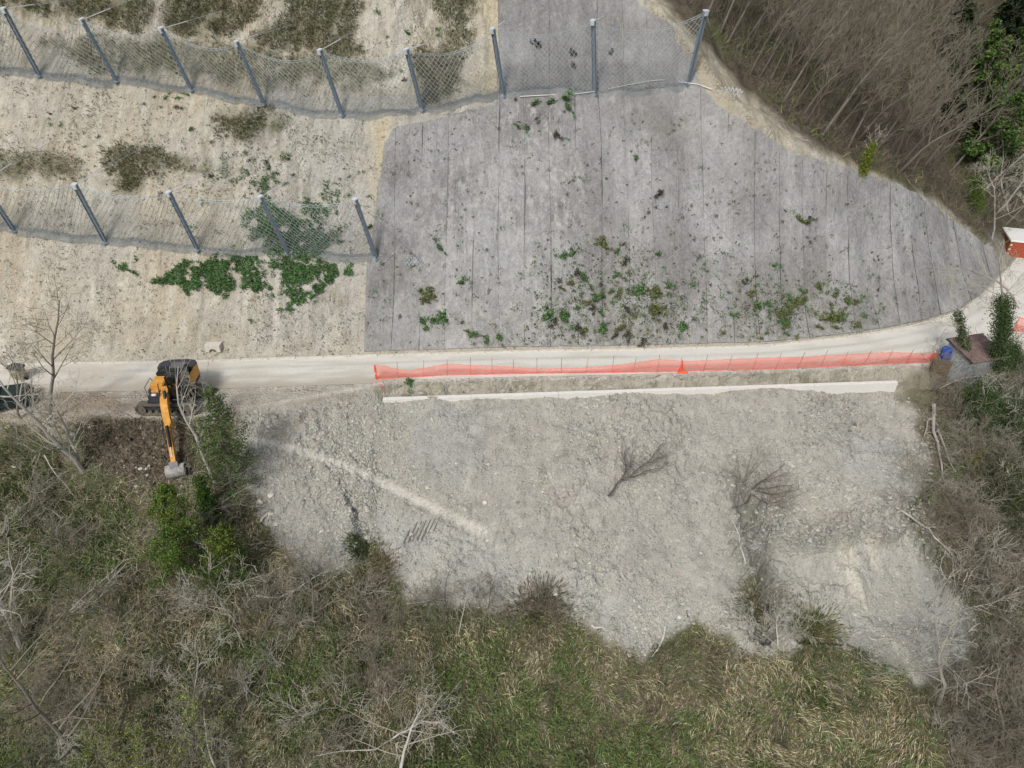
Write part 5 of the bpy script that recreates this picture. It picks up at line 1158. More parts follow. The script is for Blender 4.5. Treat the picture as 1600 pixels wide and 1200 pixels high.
for k in range(6):
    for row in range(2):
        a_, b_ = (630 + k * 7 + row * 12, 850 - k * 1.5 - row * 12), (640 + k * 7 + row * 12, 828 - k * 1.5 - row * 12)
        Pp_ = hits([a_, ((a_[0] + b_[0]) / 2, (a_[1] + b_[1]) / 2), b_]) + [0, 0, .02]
        link('tread_mark', segmesh('tread_mark', Pp_[:-1], Pp_[1:], .045, .04, M['groove_shade'], 5), tp0)
# individual boulders
bould = [(406, 785, .42, 'long flat white rock at the left edge of the debris'), (423, 775, .28, 'white rock just right of the long flat one'), (423, 804, .22, 'white rock beside the splintered stump at left of the debris'), (502, 831, .2, 'small white rock below the left hollow'), (432, 820, .26, 'pale half buried rock at the left edge of the debris'), (758, 785, .24, 'lone white rock right of the end of the graded path'), (1062, 965, .32, 'round white rock above the grass in the middle foot of the debris'), (1278, 829, .22, 'pale stone on the scarp lip'), (1264, 795, .22, 'grey white stone above the scarp'), (921, 830, .26, 'yellowish stone on the middle debris'), (762, 845, .2, 'white stone below the graded path'), (867, 928, .3, 'white stone at the grass tip below the debris'), (775, 740, .2, 'white stone in the left middle of the debris'), (1331, 647, .32, 'grey boulder below the right end of the wall'), (1296, 647, .2, 'grey rounded stone left of the boulder below the wall'), (948, 620, .16, 'white stone close below the wall'), (675, 655, .16, 'white sliver stone below the left part of the wall'), (1452, 655, .22, 'white round stone among the branches at the right of the debris'), (25, 668, .22, 'white stone at left below the car'), (30, 693, .2, 'white stone lower left of the car'), (22, 730, .2, 'white stone on the left bank'), (527, 940, .15, 'small white stone in the left grass'), (1580, 950, .3, 'whitish stone in the thicket at the right')]
bp_ = hits([b[:2] for b in bould])
for (a, b_, s_, lab), p in zip(bould, bp_):
    q = MB(); bmesh.ops.create_icosphere(q.bm, subdivisions=1, radius=1); s_ = s_ * .85
    r_ = random.Random(a); sc = (s_ * r_.uniform(.9, 1.3), s_ * r_.uniform(.6, .9), s_ * r_.uniform(.4, .6))
    for v in q.bm.verts: k_ = r_.uniform(.62, 1.15); v.co = Vector((v.co.x * sc[0] * k_, v.co.y * sc[1] * k_, v.co.z * sc[2] * k_))
    o = q.build('rock', M['rock'] if 'grey' in lab or 'yellow' in lab else M['whiterock'], loc=p + [0, 0, s_ * .2]); o.rotation_euler = (R(20), 0, r_.uniform(0, 3)); tag(o, lab, 'rock')

# ---------------------------------------------------------------- trees
def grow(seed, H_, r0, nlim=10, spread=.9, levels=3, twigs=5, start=.25, droop=0.0, crook=.12, lean=(0, 0), limb=.45, minlen=.25):
    """bare tree standing on the origin: (trunk segments, branch segments), each (P0,P1,r0,r1)"""
    r_ = random.Random(seed); trunk, br = [], []
    def run(p, d, L, rad, lev, out):
        n = 7 if lev == 0 else (5 if lev == 1 else 3); pts = [p]; dirs = [d]
        for i in range(n):
            d = (d + Vector((r_.gauss(0, crook), r_.gauss(0, crook), r_.gauss(0, crook * .6) + (.05 if lev else .02) - droop * lev))).normalized(); p = p + d * (L / n); pts.append(p); dirs.append(d)
        for i in range(n):
            a, b = i / n, (i + 1) / n; e = .25 if lev == 0 else .15
            out.append((pts[i], pts[i + 1], rad * (1 - a * (1 - e)), rad * (1 - b * (1 - e))))
        if lev < levels:
            k = nlim if lev == 0 else twigs
            for j in range(k):
                t = start + (1 - start) * (j + r_.random()) / k if lev == 0 else .2 + .8 * (j + r_.random()) / k
                i = min(n - 1, int(t * n)); q = pts[i] + (pts[i + 1] - pts[i]) * (t * n - i)
                ang = r_.uniform(0, 6.283); dd = dirs[i]; perp = dd.cross(Vector((math.cos(ang), math.sin(ang), .3))).normalized()
                nd = (dd * (1.1 - spread * .5) + perp * spread * r_.uniform(.6, 1.2)).normalized()
                ll = L * (limb if lev == 0 else .5) * (1.15 - .6 * t) * r_.uniform(.7, 1.25)
                if ll > minlen: run(q, nd, ll, max(.008, rad * (1 - .75 * t) * .55), lev + 1, br)
    run(Vector((0, 0, -.15)), Vector((lean[0], lean[1], 1)).normalized(), H_, r0, 0, trunk); return trunk, br
def seg_arr(s): return np.array([tuple(a[0]) for a in s]), np.array([tuple(a[1]) for a in s]), np.array([a[2] for a in s]), np.array([a[3] for a in s])
def tree_thing(name, label, cat, seg, barkm, twigm, loc=(0, 0, 0), group=None, rmin=.0125):
    t = thing(name, label, cat, loc, 0, group); a, b, c, d = seg_arr(seg[0]); link('trunk', segmesh('trunk', a, b, c, d, barkm, 7), t)
    if seg[1]:
        a, b, c, d = seg_arr(seg[1]); link('branches', segmesh('branches', a, b, np.maximum(c, rmin), np.maximum(d, rmin * .6), twigm, 3), t)
    return t
def aim(B, T):
    d = Vector(T) - Vector(B); return Vector((0, 0, 1)).rotation_difference(d.normalized()).to_euler(), d.length
def place_tree(name, label, cat, bp, tp, H, seed, barkm, twigm, r0=.12, **kw):
    B, T = stand(bp, tp, H); rot, L = aim(B, T); L = min(L, H * 1.5); t = tree_thing(name, label, cat, grow(seed, L, r0, **kw), barkm, twigm, B); t.rotation_euler = rot
    print(label[:30], 'L %.1f lean %.1f %.1f' % (L, T[0] - B[0], T[1] - B[1])); return t
W_, G_, Pp = M['bark_white'], M['bark_grey'], M['bark_pale']
place_tree('bare_tree', 'pale double limbed bare tree left of the dug earth', 'tree', (130, 735), (75, 560), 8.5, 5, Pp, M['twig_pale'], .17, nlim=13, start=.15, limb=.5, spread=.8)
place_tree('bare_tree', 'second pale leaning bare trunk close beside the double limbed one', 'tree', (126, 728), (88, 610), 5.5, 6, Pp, M['twig_pale'], .13, nlim=11, start=.2)
place_tree('bare_tree', 'dark brown bare tree crossing the road view at far left', 'tree', (80, 665), (8, 480), 8.5, 8, G_, M['twig'], .14, nlim=11, start=.35)
place_tree('bare_tree', 'thin dark bare tree in front of the green car', 'tree', (32, 655), (5, 560), 5, 9, G_, M['twig'], .08, nlim=8)
place_tree('bare_tree', 'pale bare tree just right of the excavator arm', 'tree', (336, 752), (290, 585), 8, 12, Pp, M['twig_pale'], .13, nlim=9, twigs=4, start=.25, limb=.42)
place_tree('bare_tree', 'slim pale stem among the dark conifer right of the arm', 'tree', (325, 700), (330, 600), 5, 13, Pp, M['twig_pale'], .05, nlim=8)
place_tree('bare_tree', 'whitish bare tree at the lower left edge', 'tree', (32, 1012), (-25, 870), 7, 15, W_, M['twig_pale'], .16, nlim=14, start=.2, limb=.6)
place_tree('bare_tree', 'thin pale bare sapling in the lower left brush', 'tree', (300, 1118), (318, 1000), 5, 16, Pp, M['twig_pale'], .06, nlim=12, start=.25, limb=.5)
place_tree('bare_tree', 'spreading grey bare tree above the lower left brush', 'tree', (375, 985), (345, 880), 4.5, 17, G_, M['twig_pale'], .07, nlim=13, start=.1, limb=.8)
place_tree('bare_tree', 'grey bare tree at the left foot of the debris', 'tree', (488, 975), (478, 880), 4.5, 18, G_, M['twig'], .08, nlim=14, start=.1, limb=.8)
place_tree('bare_tree', 'thin dark sapling standing against the lower debris', 'tree', (699, 962), (706, 855), 4.2, 19, M['bark_dark'], M['twig'], .035, nlim=7)
place_tree('bare_tree', 'second thin sapling right of the lower debris foot', 'tree', (762, 950), (770, 870), 3.6, 20, M['bark_dark'], M['twig'], .03, nlim=8)
place_tree('bare_tree', 'pale slim sapling between the two thin dark ones', 'tree', (716, 990), (730, 915), 3.2, 21, W_, M['twig_pale'], .035, nlim=7)
place_tree('bare_tree', 'faint dark stem over the left lower debris', 'tree', (465, 930), (440, 830), 4.2, 22, M['bark_dark'], M['twig'], .035, nlim=9)
place_tree('dead_bush', 'low bare bush lying out to the right of the bush pair', 'bush', (1190, 795), (1250, 775), 1.4, 26, G_, M['twig'], .04, nlim=11, start=.05, limb=.8)
place_tree('dead_bush', 'bare bush over the grassy tuft below the bush pair', 'bush', (1180, 945), (1215, 905), 1.8, 27, G_, M['twig'], .04, nlim=12, start=.05, limb=.8)
place_tree('dead_bush', 'whitish curved shrub at the lower right foot of the debris', 'bush', (1215, 1010), (1215, 950), 2.4, 28, W_, M['twig_pale'], .06, nlim=14, start=.02, limb=1.0)
place_tree('bare_tree', 'grey bare tree over the gravel at the lower right', 'tree', (1467, 1098), (1540, 950), 6.0, 29, Pp, M['twig_pale'], .13, nlim=15, start=.3, limb=.6)
place_tree('bare_tree', 'grey bare tree in the bottom right corner thicket', 'tree', (1560, 1180), (1600, 1050), 6.0, 30, G_, M['twig'], .1, nlim=14, start=.2, limb=.6)
place_tree('bare_tree', 'spreading dead bright tree at the bottom centre', 'tree', (625, 1215), (622, 1110), 4.2, 31, W_, M['twig_pale'], .11, nlim=15, start=.25, limb=1.1, spread=1.3)
place_tree('bare_tree', 'small pale sapling above the spreading bottom tree', 'tree', (610, 1110), (612, 1040), 3.2, 33, W_, M['twig_pale'], .04, nlim=10)
place_tree('bare_tree', 'large dim bare tree in the bottom left corner', 'tree', (140, 1195), (60, 1020), 7.0, 34, G_, M['twig'], .14, nlim=15, start=.15, limb=.6)
place_tree('bare_tree', 'pale bare tree beyond the brick shed side of the hut', 'tree', (1590, 480), (1560, 330), 8, 35, Pp, M['twig_pale'], .1, nlim=11, start=.3)
place_tree('bare_tree', 'pale tree at the right edge above the brick shed', 'tree', (1575, 330), (1598, 190), 7, 36, W_, M['twig_pale'], .10, nlim=12, start=.2)
place_tree('bare_tree', 'light grey tree by the road bend with upright branches', 'tree', (1550, 372), (1580, 250), 7, 37, Pp, M['twig_pale'], .09, nlim=11)

def leaves_on(seg, n, sz, col, spread=.18, s=.3, zmin=0, uplift=0):
    a, b, c, d = seg_arr(seg); L = np.linalg.norm(b - a, axis=1); pr = L / L.sum(); i = rng.choice(len(a), n, p=pr); t = rng.random(n)[:, None]
    P = a[i] * (1 - t) + b[i] * t + rng.normal(0, spread, (n, 3)); P[:, 2] += uplift; return P, rng.uniform(sz * .6, sz * 1.4, n), vary(col, n, s)
def leafy(name, label, cat, bp, tp, H, seed, col, n, sz, barkm=G_, r0=.12, spread=.2, group=None, foln='foliage', on='branches', **kw):
    B, T = stand(bp, tp, H); rot, L = aim(B, T); L = min(L, H * 1.5); seg = grow(seed, L, r0, **kw)
    t = tree_thing(name, label, cat, seg, barkm, M['twig'], B, group); t.rotation_euler = rot
    P, s_, c_ = leaves_on(seg[1] if on == 'branches' else [s for s in seg[0]], n, sz, col, spread)
    link(foln, leavesmesh(foln, P, s_, c_), t); return t
# conifers beside the excavator: cones of leaf sprays
def conifer(label, bp, tp, H, seed, rad, col, col2, n=9000, base=.05, name='conifer_tree', lf=1.0):
    B, T = stand(bp, tp, H); rot, L = aim(B, T); L = min(L, H * 1.4); r_ = np.random.default_rng(seed)
    print(label, B, T, L); t = thing(name, label, 'tree', B); t.rotation_euler = rot
    link('trunk', segmesh('trunk', [(0, 0, -.2), (0, 0, L * .5)], [(0, 0, L * .5), (0, 0, L)], [.14, .07], [.07, .02], G_, 7), t)
    nb = 58; P0, P1, LV = [], [], []
    for k in range(nb):
        z = L * (base + (1 - base) * (k / nb) ** .9); R_ = rad * (1 - z / L) ** .75 * r_.uniform(.35, 1.25) + .1; a = k * 2.4 + r_.normal(0, .3)
        d = np.array([math.cos(a), math.sin(a), .35]); e = np.array([0, 0, z]) + d * R_; P0.append((0, 0, z)); P1.append(e)
        m_ = int(1.9 * n / nb * (.3 + R_ / rad)); tt = r_.beta(2.4, 1.2, m_)[:, None]; c = np.array([0, 0, z]) * (1 - tt) + e * tt + r_.normal(0, .07 + .10 * R_ * tt, (m_, 3)); LV.append(c)
    link('limbs', segmesh('limbs', np.array(P0), np.array(P1), .03, .01, G_, 4), t)
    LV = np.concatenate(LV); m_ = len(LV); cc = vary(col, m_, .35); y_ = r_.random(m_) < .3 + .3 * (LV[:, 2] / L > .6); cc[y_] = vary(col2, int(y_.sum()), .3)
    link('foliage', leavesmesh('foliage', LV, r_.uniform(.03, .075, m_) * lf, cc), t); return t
conifer('dark green conifer standing right of the excavator arm', (364, 768), (330, 604), 6.6, 1, 2.3, (.075, .115, .045), (.12, .16, .06), 8000)
conifer('bright green broad conifer below the excavator bucket', (285, 900), (256, 755), 5.6, 2, 2.2, (.07, .125, .025), (.15, .20, .04), 12000)
conifer('low green conifer crown right of the bright one', (345, 915), (345, 800), 4.0, 3, 1.9, (.06, .11, .025), (.14, .18, .035), 8000)
conifer('small dark green conifer top between the two large ones', (335, 830), (310, 745), 3.5, 4, .8, (.035, .08, .02), (.07, .12, .02), 5000)
# yellow-green saplings bottom
leafy('budding_tree', 'yellow green budding sapling at the bottom left', 'tree', (165, 1215), (165, 1150), 3.2, 61, (.19, .25, .05), 1500, .05, r0=.05, nlim=12, start=.1, limb=.7, spread=.1)
leafy('budding_tree', 'second yellow green budding sapling right of the first at bottom', 'tree', (200, 1225), (215, 1145), 3.2, 62, (.19, .25, .05), 1500, .05, r0=.05, nlim=12, start=.1, limb=.7, spread=.1)
leafy('budding_tree', 'yellow green sapling with pale limbs at the bottom', 'tree', (345, 1215), (300, 1120), 3.6, 63, (.20, .26, .06), 2200, .05, W_, r0=.07, nlim=12, start=.1, limb=.7, spread=.1)
# ivy clad trees by the hut
def ivy(label, bp, tp, H, seed, n, rr_, r0=.12, col=(.06, .095, .035), **kw):
    B, T = stand(bp, tp, H); rot, L = aim(B, T); kw.setdefault('crook', .05); seg = grow(seed, L, r0, **kw); t = tree_thing('ivy_tree', label, 'tree', seg, Pp, M['twig_pale'], B); t.rotation_euler = rot
    low = [s for s in seg[0] if s[0].z < L * .62]; P, s_, c_ = leaves_on(low, int(n * 1.8), .055, col, rr_); P[:, :2] *= (1.3 - .5 * P[:, 2:3] / L)
    link('ivy', leavesmesh('ivy', P, s_, c_), t); return t
ivy('ivy wrapped bare tree rising in front of the hut', (1519, 602), (1509, 440), 7.5, 71, 3600, .15, nlim=10, start=.5, limb=.3)
ivy('thick ivy clad tree with white forked top right of the hut', (1556, 600), (1560, 395), 9, 72, 8000, .30, .14, nlim=9, start=.6, limb=.3)
ivy('small ivy clad stump tree near the right orange fence', (1582, 580), (1590, 520), 3.2, 73, 2500, .25, nlim=6, start=.5)
ivy('broad ivy covered tree below the hut', (1525, 660), (1530, 590), 3.6, 74, 9000, .6, nlim=8, start=.3, limb=.5)
ivy('dark ivy covered tree at the right edge beneath the hut', (1590, 690), (1595, 610), 4.0, 75, 9000, .7, nlim=8, start=.3, limb=.5)
ivy('mossy tree halfway down the right edge', (1575, 800), (1580, 720), 3.6, 76, 8000, .9, col=(.05, .07, .025), nlim=8, start=.3, limb=.5)
ivy('yellow green ivied sapling at the wood edge above the netting', (1346, 272), (1368, 198), 4.6, 77, 1600, .16, .05, col=(.16, .2, .03), nlim=8, start=.5)
ivy('green ivied sapling at the wood edge near the brick shed', (1522, 330), (1530, 252), 5.0, 78, 3500, .3, .07, col=(.10, .16, .03), nlim=8, start=.4)
ivy('mossy yellow sapling leaning in the right thicket', (1510, 725), (1555, 690), 1.6, 79, 1200, .1, .05, col=(.17, .18, .02), nlim=6, start=.6)

# evergreens at the upper right
ev = [((1560, 290), (1555, 30), 13, 3.6, (.07, .125, .035), (.11, .17, .045), 'tall soft green evergreen at the upper right'), ((1520, 130), (1500, -60), 11, 3.6, (.025, .042, .022), (.035, .055, .02), 'dark evergreen left of the tall soft green one'), ((1605, 200), (1600, 20), 10, 3.4, (.045, .085, .03), (.07, .11, .025), 'evergreen cut by the right edge near the top'), ((1610, 300), (1600, 160), 8, 2.8, (.075, .125, .03), (.10, .14, .03), 'lighter evergreen cut by the right edge below the darker'), ((1470, 60), (1458, 25), 3, 1.0, (.07, .11, .02), (.1, .14, .02), 'small mossy evergreen bush in the bare wood'), ((1590, 100), (1580, -60), 10, 2.6, (.02, .032, .016), (.03, .045, .02), 'dark evergreen in the top right corner'), ((1535, 255), (1528, 95), 10, 3.0, (.05, .09, .03), (.09, .14, .04), 'mid green evergreen in front of the tall soft green one'), ((1500, 215), (1490, 90), 8, 2.6, (.03, .05, .025), (.05, .075, .03), 'dark evergreen at the inner edge of the evergreen group')]
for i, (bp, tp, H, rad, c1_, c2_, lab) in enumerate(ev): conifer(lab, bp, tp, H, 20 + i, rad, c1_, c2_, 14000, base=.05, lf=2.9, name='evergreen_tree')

# wood of bare trees: six kinds, each tree its own object
protos = []
for k in range(7):
    seg = grow(100 + k, random.uniform(6.5, 9), .12, nlim=12, start=.32, limb=.38, spread=.65, crook=.10, twigs=4)
    bk_, tw_ = [(M['bark_dark'], M['twig']), (G_, M['twig']), (M['bark_dark'], M['twig']), (Pp, M['twig_pale']), (G_, M['twig']), (M['bark_dark'], M['twig']), (G_, M['twig'])][k]
    protos.append((seg, bk_, tw_, ['dark', 'grey', 'dark', 'pale', 'grey', 'dark', 'grey'][k]))
cand = []
tries = 0
while len(cand) < 210 and tries < 6000:
    tries += 1; a = random.uniform(1030, 1640); b_ = random.uniform(-30, 385)
    if polydist(np.array([a]), np.array([b_]), FORP)[0] < 9: continue
    if a > 1450 and b_ < 330 and random.random() < .93: continue
    if any((a - c[0]) ** 2 + (b_ - c[1]) ** 2 < 15 ** 2 for c in cand): continue
    cand.append((a, b_))
tp_ = hits(cand); first = {}
for i, ((a, b_), p) in enumerate(zip(cand, tp_)):
    k = random.choice([0, 1, 2, 4, 5, 0, 1, 2, 5, 6] if a < 1480 else [1, 3, 4, 6, 0, 2]); seg, bk_, tw_, cn = protos[k]
    kind = {'dark': 'dark stemmed', 'grey': 'grey stemmed', 'pale': 'pale stemmed'}[cn]
    side = ('at the crest just above the netting' if polydist(np.array([a]), np.array([b_]), FORP)[0] < 30 and a < 1540 else 'near the brick shed' if a > 1520 and b_ > 300 else 'among the upper right evergreens' if a > 1480 and b_ < 200 else 'left of the upper right evergreens' if a > 1400 and b_ < 200 else 'beside the last barrier post' if a < 1200 else 'in the deep middle of the wood')
    lab = 'leafless %s tree in the hillside wood %s' % (kind, side); grp = 'leafless %s trees in the wood %s' % (kind, side)
    sc = random.uniform(.7, 1.15); sz_ = 'tall' if sc > 1.0 else 'short' if sc < .83 else 'middling'; lab = sz_ + ' ' + lab; grp = sz_ + ' ' + grp; rot = (random.gauss(R(8), R(5)), random.gauss(R(14), R(6)), random.gauss(0, .1))
    if k not in first:
        t = tree_thing('bare_tree', lab, 'tree', seg, bk_, tw_, p, grp, rmin=.014); first[k] = t; t.rotation_euler = rot; t.scale = (sc,) * 3
    else:
        t = dup(first[k], p, rot, (sc,) * 3, lab, grp)
print('wood trees', len(cand))
# bare shrubs over the lower bank and the right thicket
sp_ = []
for k in range(5):
    seg = grow(300 + k, random.uniform(1.8, 2.8), .035, nlim=14, start=.03, limb=.85, spread=.9, twigs=5, crook=.16); sp_.append(seg)
def shrubs(n, reg, wf, lab, grp, tm, bm_, s0, s1, mind=22):
    c = []; tries = 0
    while len(c) < n and tries < 8000:
        tries += 1; a = random.uniform(reg[0], reg[1]); b_ = random.uniform(reg[2], reg[3])
        if random.random() > float(wf(np.array([a]), np.array([b_]))[0]): continue
        if any((a - q[0]) ** 2 + (b_ - q[1]) ** 2 < mind ** 2 for q in c): continue
        c.append((a, b_))
    P = hits(c); fst = {}
    for (a, b_), p in zip(c, P):
        k = random.randrange(5); s_ = random.uniform(s0, s1); rot = (random.gauss(R(12), R(12)), random.gauss(0, R(14)), random.uniform(0, 6.28))
        reg_ = ('low down' if b_ > 1080 else 'half way' if b_ > 880 else 'high up') + ' ' + ('at the picture side' if (a < 220 or a > 1540) else 'towards the debris' if (a > 420) else 'below the excavator'); sz_ = 'broad ' if s_ > (s0 + s1) / 2 else 'small '
        lab_ = sz_ + lab + ' ' + reg_; grp_ = sz_ + grp + ' ' + reg_
        if k not in fst:
            t = tree_thing('bare_shrub', lab_, 'shrub', sp_[k], bm_, tm, p, grp_, rmin=.009); fst[k] = t; t.rotation_euler = rot; t.scale = (s_,) * 3
        else: dup(fst[k], p, rot, (s_,) * 3, lab_, grp_)
    print(lab, len(c))
shrubs(52, (0, 640, 690, 1220), lambda a, b: lowmask(a, b) * (polydist(a, b, DEBRIS) < -38) * sstep(-.15, .2, nz(a, b, 401, 90)), 'leafless brown shrub on the left bank', 'leafless shrubs on the lower left bank', M['twig'], G_, .6, 1.3)
shrubs(24, (0, 640, 690, 1220), lambda a, b: lowmask(a, b) * (polydist(a, b, DEBRIS) < -38), 'pale twigged shrub on the left bank', 'pale leafless shrubs on the lower left bank', M['twig_pale'], Pp, .6, 1.2)
shrubs(85, (1400, 1630, 600, 1220), wright, 'leafless grey shrub in the right thicket', 'leafless shrubs in the right thicket', M['twig'], G_, .6, 1.5, 18)
shrubs(30, (1430, 1630, 600, 1220), wright, 'pale twigged shrub in the right thicket', 'pale leafless shrubs in the right thicket', M['twig_pale'], Pp, .6, 1.3, 20)
shrubs(14, (640, 1180, 900, 990), lambda a, b: LOWVEG(a, b), 'leafless shrub at the foot of the debris', 'leafless shrubs at the foot of the debris', M['twig'], G_, .5, .9)

# bleached fallen branches traced on the ground
def fallen(label, lines, r0=.07, lift=.25, m=None, name='fallen_branch', twn=8, seed=1):
    root = thing(name, label, 'branch'); r_ = np.random.default_rng(seed); T0, T1, R0 = [], [], []
    for li, line in enumerate(lines):
        P = hits(line) + [0, 0, lift]; 
        # refine with crooks
        Q = [P[0]]
        for a, b in zip(P[:-1], P[1:]):
            Q.append((a + b) / 2 + r_.normal(0, .05, 3)); Q.append(b)
        Q = np.array(Q); n = len(Q) - 1; rr_ = np.linspace(r0 * (1 if li == 0 else .55), r0 * .25, n + 1)
        link('stem' if li == 0 else 'side_branch', segmesh('stem', Q[:-1], Q[1:], rr_[:-1], rr_[1:], m or W_, 6), root)
        for k in range(twn):
            i = r_.integers(0, n); t = r_.random(); s_ = Q[i] * (1 - t) + Q[i + 1] * t; d = Q[i + 1] - Q[i]; d = d / (np.linalg.norm(d) + 1e-6) * .6 + r_.normal(0, .6, 3); d[2] = abs(d[2]) * .6; d /= np.linalg.norm(d)
            e = s_ + d * r_.uniform(.3, .9); T0 += [s_, e]; T1 += [e, e + (d + r_.normal(0, .4, 3)) * .35]; R0 += [.018, .011]
    link('twigs', segmesh('twigs', np.array(T0), np.array(T1), np.array(R0), np.array(R0) * .5, M['twig_pale'] if m is not M['bark_dark'] else M['bark_grey'], 3), root); return root
fallen('white antler like branch on the debris left of the scarp', [[(1164, 885), (1158, 865), (1154, 840), (1146, 822), (1134, 810), (1122, 808)], [(1154, 838), (1140, 834), (1130, 838)], [(1155, 835), (1172, 828)]], .05, seed=1)
fallen('leaning dead dark tree alone in the middle of the debris slope', [[(949, 787), (962, 768), (975, 760), (990, 757), (1008, 748), (1030, 744), (1042, 732)], [(966, 765), (978, 748), (984, 735), (988, 715)], [(980, 759), (995, 745), (1010, 735), (1020, 722), (1034, 704)], [(1008, 736), (1025, 728), (1040, 724)], [(972, 758), (976, 738), (975, 715)]], .075, .7, M['bark_dark'], 'dead_tree', 30, 30)
fallen('upright bare bush left half of the pair on the right debris', [[(1158, 772), (1163, 755), (1168, 735), (1172, 712)], [(1160, 765), (1172, 745), (1186, 715)], [(1160, 768), (1178, 745), (1196, 722)], [(1158, 770), (1150, 750), (1148, 725)], [(1160, 768), (1140, 755), (1128, 745)]], .055, .8, G_, 'dead_bush', 22, 31)
fallen('dark spreading bush right half of the pair on the right debris', [[(1172, 778), (1186, 765), (1200, 755), (1222, 738)], [(1182, 768), (1200, 762), (1228, 752)], [(1178, 776), (1200, 776), (1232, 772)], [(1176, 780), (1205, 786), (1248, 778)], [(1172, 786), (1195, 800), (1225, 798)], [(1170, 784), (1160, 800), (1140, 806)]], .065, .8, M['bark_dark'], 'dead_bush', 22, 32)
fallen('pair of fallen pale trunks down the right edge of the debris', [[(1456, 640), (1455, 670), (1462, 700), (1468, 735), (1472, 765)], [(1462, 680), (1470, 700), (1478, 725), (1490, 745)], [(1458, 655), (1446, 665), (1440, 690)], [(1470, 752), (1460, 762), (1450, 770)], [(1478, 760), (1468, 768), (1458, 776)]], .13, .45, Pp, 'fallen_tree', 12, 2)
fallen('long white fallen branch forking at the right edge of the scarp', [[(1398, 800), (1432, 823), (1448, 832), (1470, 858), (1490, 885), (1513, 903)], [(1474, 868), (1468, 880), (1466, 892), (1475, 912)], [(1472, 860), (1486, 866), (1500, 885)], [(1508, 900), (1502, 915), (1498, 928)], [(1447, 831), (1462, 832)]], .08, .4, seed=3)
fallen('white spreading branch entering from the right edge above the gravel', [[(1610, 877), (1580, 879), (1555, 880), (1535, 885), (1520, 900)], [(1538, 882), (1530, 905), (1545, 935)], [(1556, 880), (1540, 872), (1512, 883)], [(1525, 893), (1512, 905), (1505, 920)]], .07, .8, seed=4)
fallen('curved white branches hanging below the hut', [[(1600, 546), (1575, 545), (1556, 540), (1545, 553), (1540, 565), (1530, 580), (1515, 595)], [(1540, 563), (1530, 570), (1522, 590)], [(1585, 548), (1572, 560), (1562, 575)], [(1590, 550), (1584, 575), (1598, 590)]], .055, 1.4, seed=5)
fallen('white horizontal stick at the foot of the debris', [[(636, 946), (660, 944), (685, 943)]], .07, .2, seed=6, twn=2)
fallen('pale log at the tip of the middle debris foot', [[(1039, 982), (1036, 1000), (1028, 1018), (1018, 1030)], [(1030, 985), (1034, 1005)]], .09, .25, seed=7, twn=3)
fallen('pale short log on the debris foot left of the tip', [[(924, 980), (940, 983), (955, 987)]], .08, .2, seed=8, twn=1)
fallen('pale curved stick on the gravel below the scarp', [[(1356, 997), (1368, 1002), (1385, 1000), (1403, 1003)]], .05, .15, seed=9, twn=2)
fallen('crooked light branch beneath the left foot of the debris', [[(404, 942), (440, 945), (470, 930), (500, 910), (545, 892)], [(465, 932), (450, 950), (446, 962)], [(480, 930), (505, 940)]], .055, .7, seed=10)
fallen('heap of pale cut branches right of the bright conifer', [[(300, 822), (330, 812), (365, 788), (400, 770)], [(318, 795), (360, 768), (398, 742)], [(340, 808), (375, 800), (405, 805)], [(300, 818), (306, 835), (308, 850)]], .05, .7, seed=11, twn=16)
fallen('fan of pale straw like sticks in the lower left brush', [[(115, 965), (150, 930), (200, 885)], [(118, 967), (165, 930), (195, 900)], [(125, 968), (160, 945), (185, 920)]], .03, .6, seed=12, twn=24)
fallen('thin pale stick lying below the double limbed tree', [[(75, 722), (95, 755), (120, 785)]], .035, .6, seed=13, twn=3)
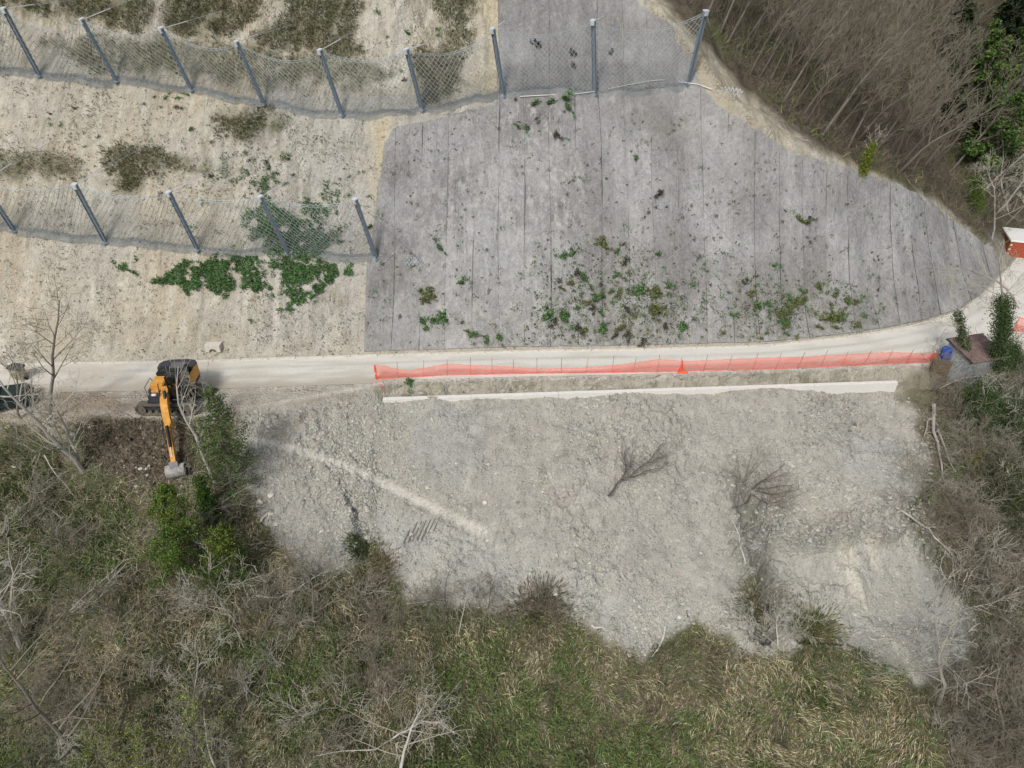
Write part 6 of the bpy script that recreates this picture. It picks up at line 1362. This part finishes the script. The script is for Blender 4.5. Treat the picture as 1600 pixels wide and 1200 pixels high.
fallen('pale horizontal branch reaching in at left below the car', [[(-10, 652), (40, 658), (85, 655)], [(60, 657), (45, 675)]], .04, 2.0, seed=14, twn=6)
fallen('bleached splintered stump at the left edge of the debris', [[(408, 818), (415, 808), (424, 802)], [(424, 802), (418, 815)]], .09, .12, seed=15, twn=3)
fallen('long arching white limb of the bottom centre tree', [[(618, 1172), (640, 1160), (665, 1146), (690, 1148), (712, 1165)], [(618, 1172), (590, 1190), (540, 1192), (500, 1200)], [(622, 1180), (625, 1200)]], .06, 1.3, seed=16, twn=12)
fallen('pale dead limb crossing above the thicket right of the debris', [[(1540, 605), (1556, 620), (1566, 632), (1590, 640)], [(1460, 625), (1490, 610), (1530, 606)]], .045, 1.0, seed=17, twn=10)
# grassy tufts islands on debris edge
def tuft(label, px, py, r, n, col, col2):
    P0 = hit(px, py); P = P0 + rng.normal(0, r, (n, 3)) * [1, 1, 0]; P[:, 2] = hq(P[:, 0], P[:, 1]); D = np.c_[(P[:, 0] - P0[0]) / r * .4, (P[:, 1] - P0[1]) / r * .4 - .2, np.full(n, .9)] + rng.normal(0, .15, (n, 3)); D /= np.linalg.norm(D, axis=1, keepdims=True)
    c = vary(col, n, .3); y_ = rng.random(n) < .4; c[y_] = vary(col2, int(y_.sum()), .3)
    o = link('grass_tussock', bladesmesh('grass_tussock', P, D, rng.uniform(.2, .5, n), rng.uniform(.03, .05, n), c, bend=.9)); tag(o, label, 'tussock')
tuft('green and straw grass tussock on the gravel right of the white shrub', 1270, 985, .75, 2600, (.09, .12, .04), (.22, .19, .09))
tuft('olive tussock under the bare bush on the lower debris', 1180, 935, .45, 1200, (.10, .11, .05), (.2, .17, .1))
tuft('straw tussock at the left foot of the debris', 590, 890, .5, 1400, (.25, .2, .12), (.12, .13, .05))
tuft('round dark green tussock at the lower left edge of the debris', 565, 862, .38, 1600, (.08, .12, .05), (.13, .15, .07))
tuft('dark tussock at the grass tip below the central debris', 845, 955, .9, 2600, (.09, .09, .045), (.2, .16, .1))
print('objects', len(bpy.data.objects), 'tris', sum(len(m.loop_triangles) or len(m.polygons) * 2 for m in bpy.data.meshes))
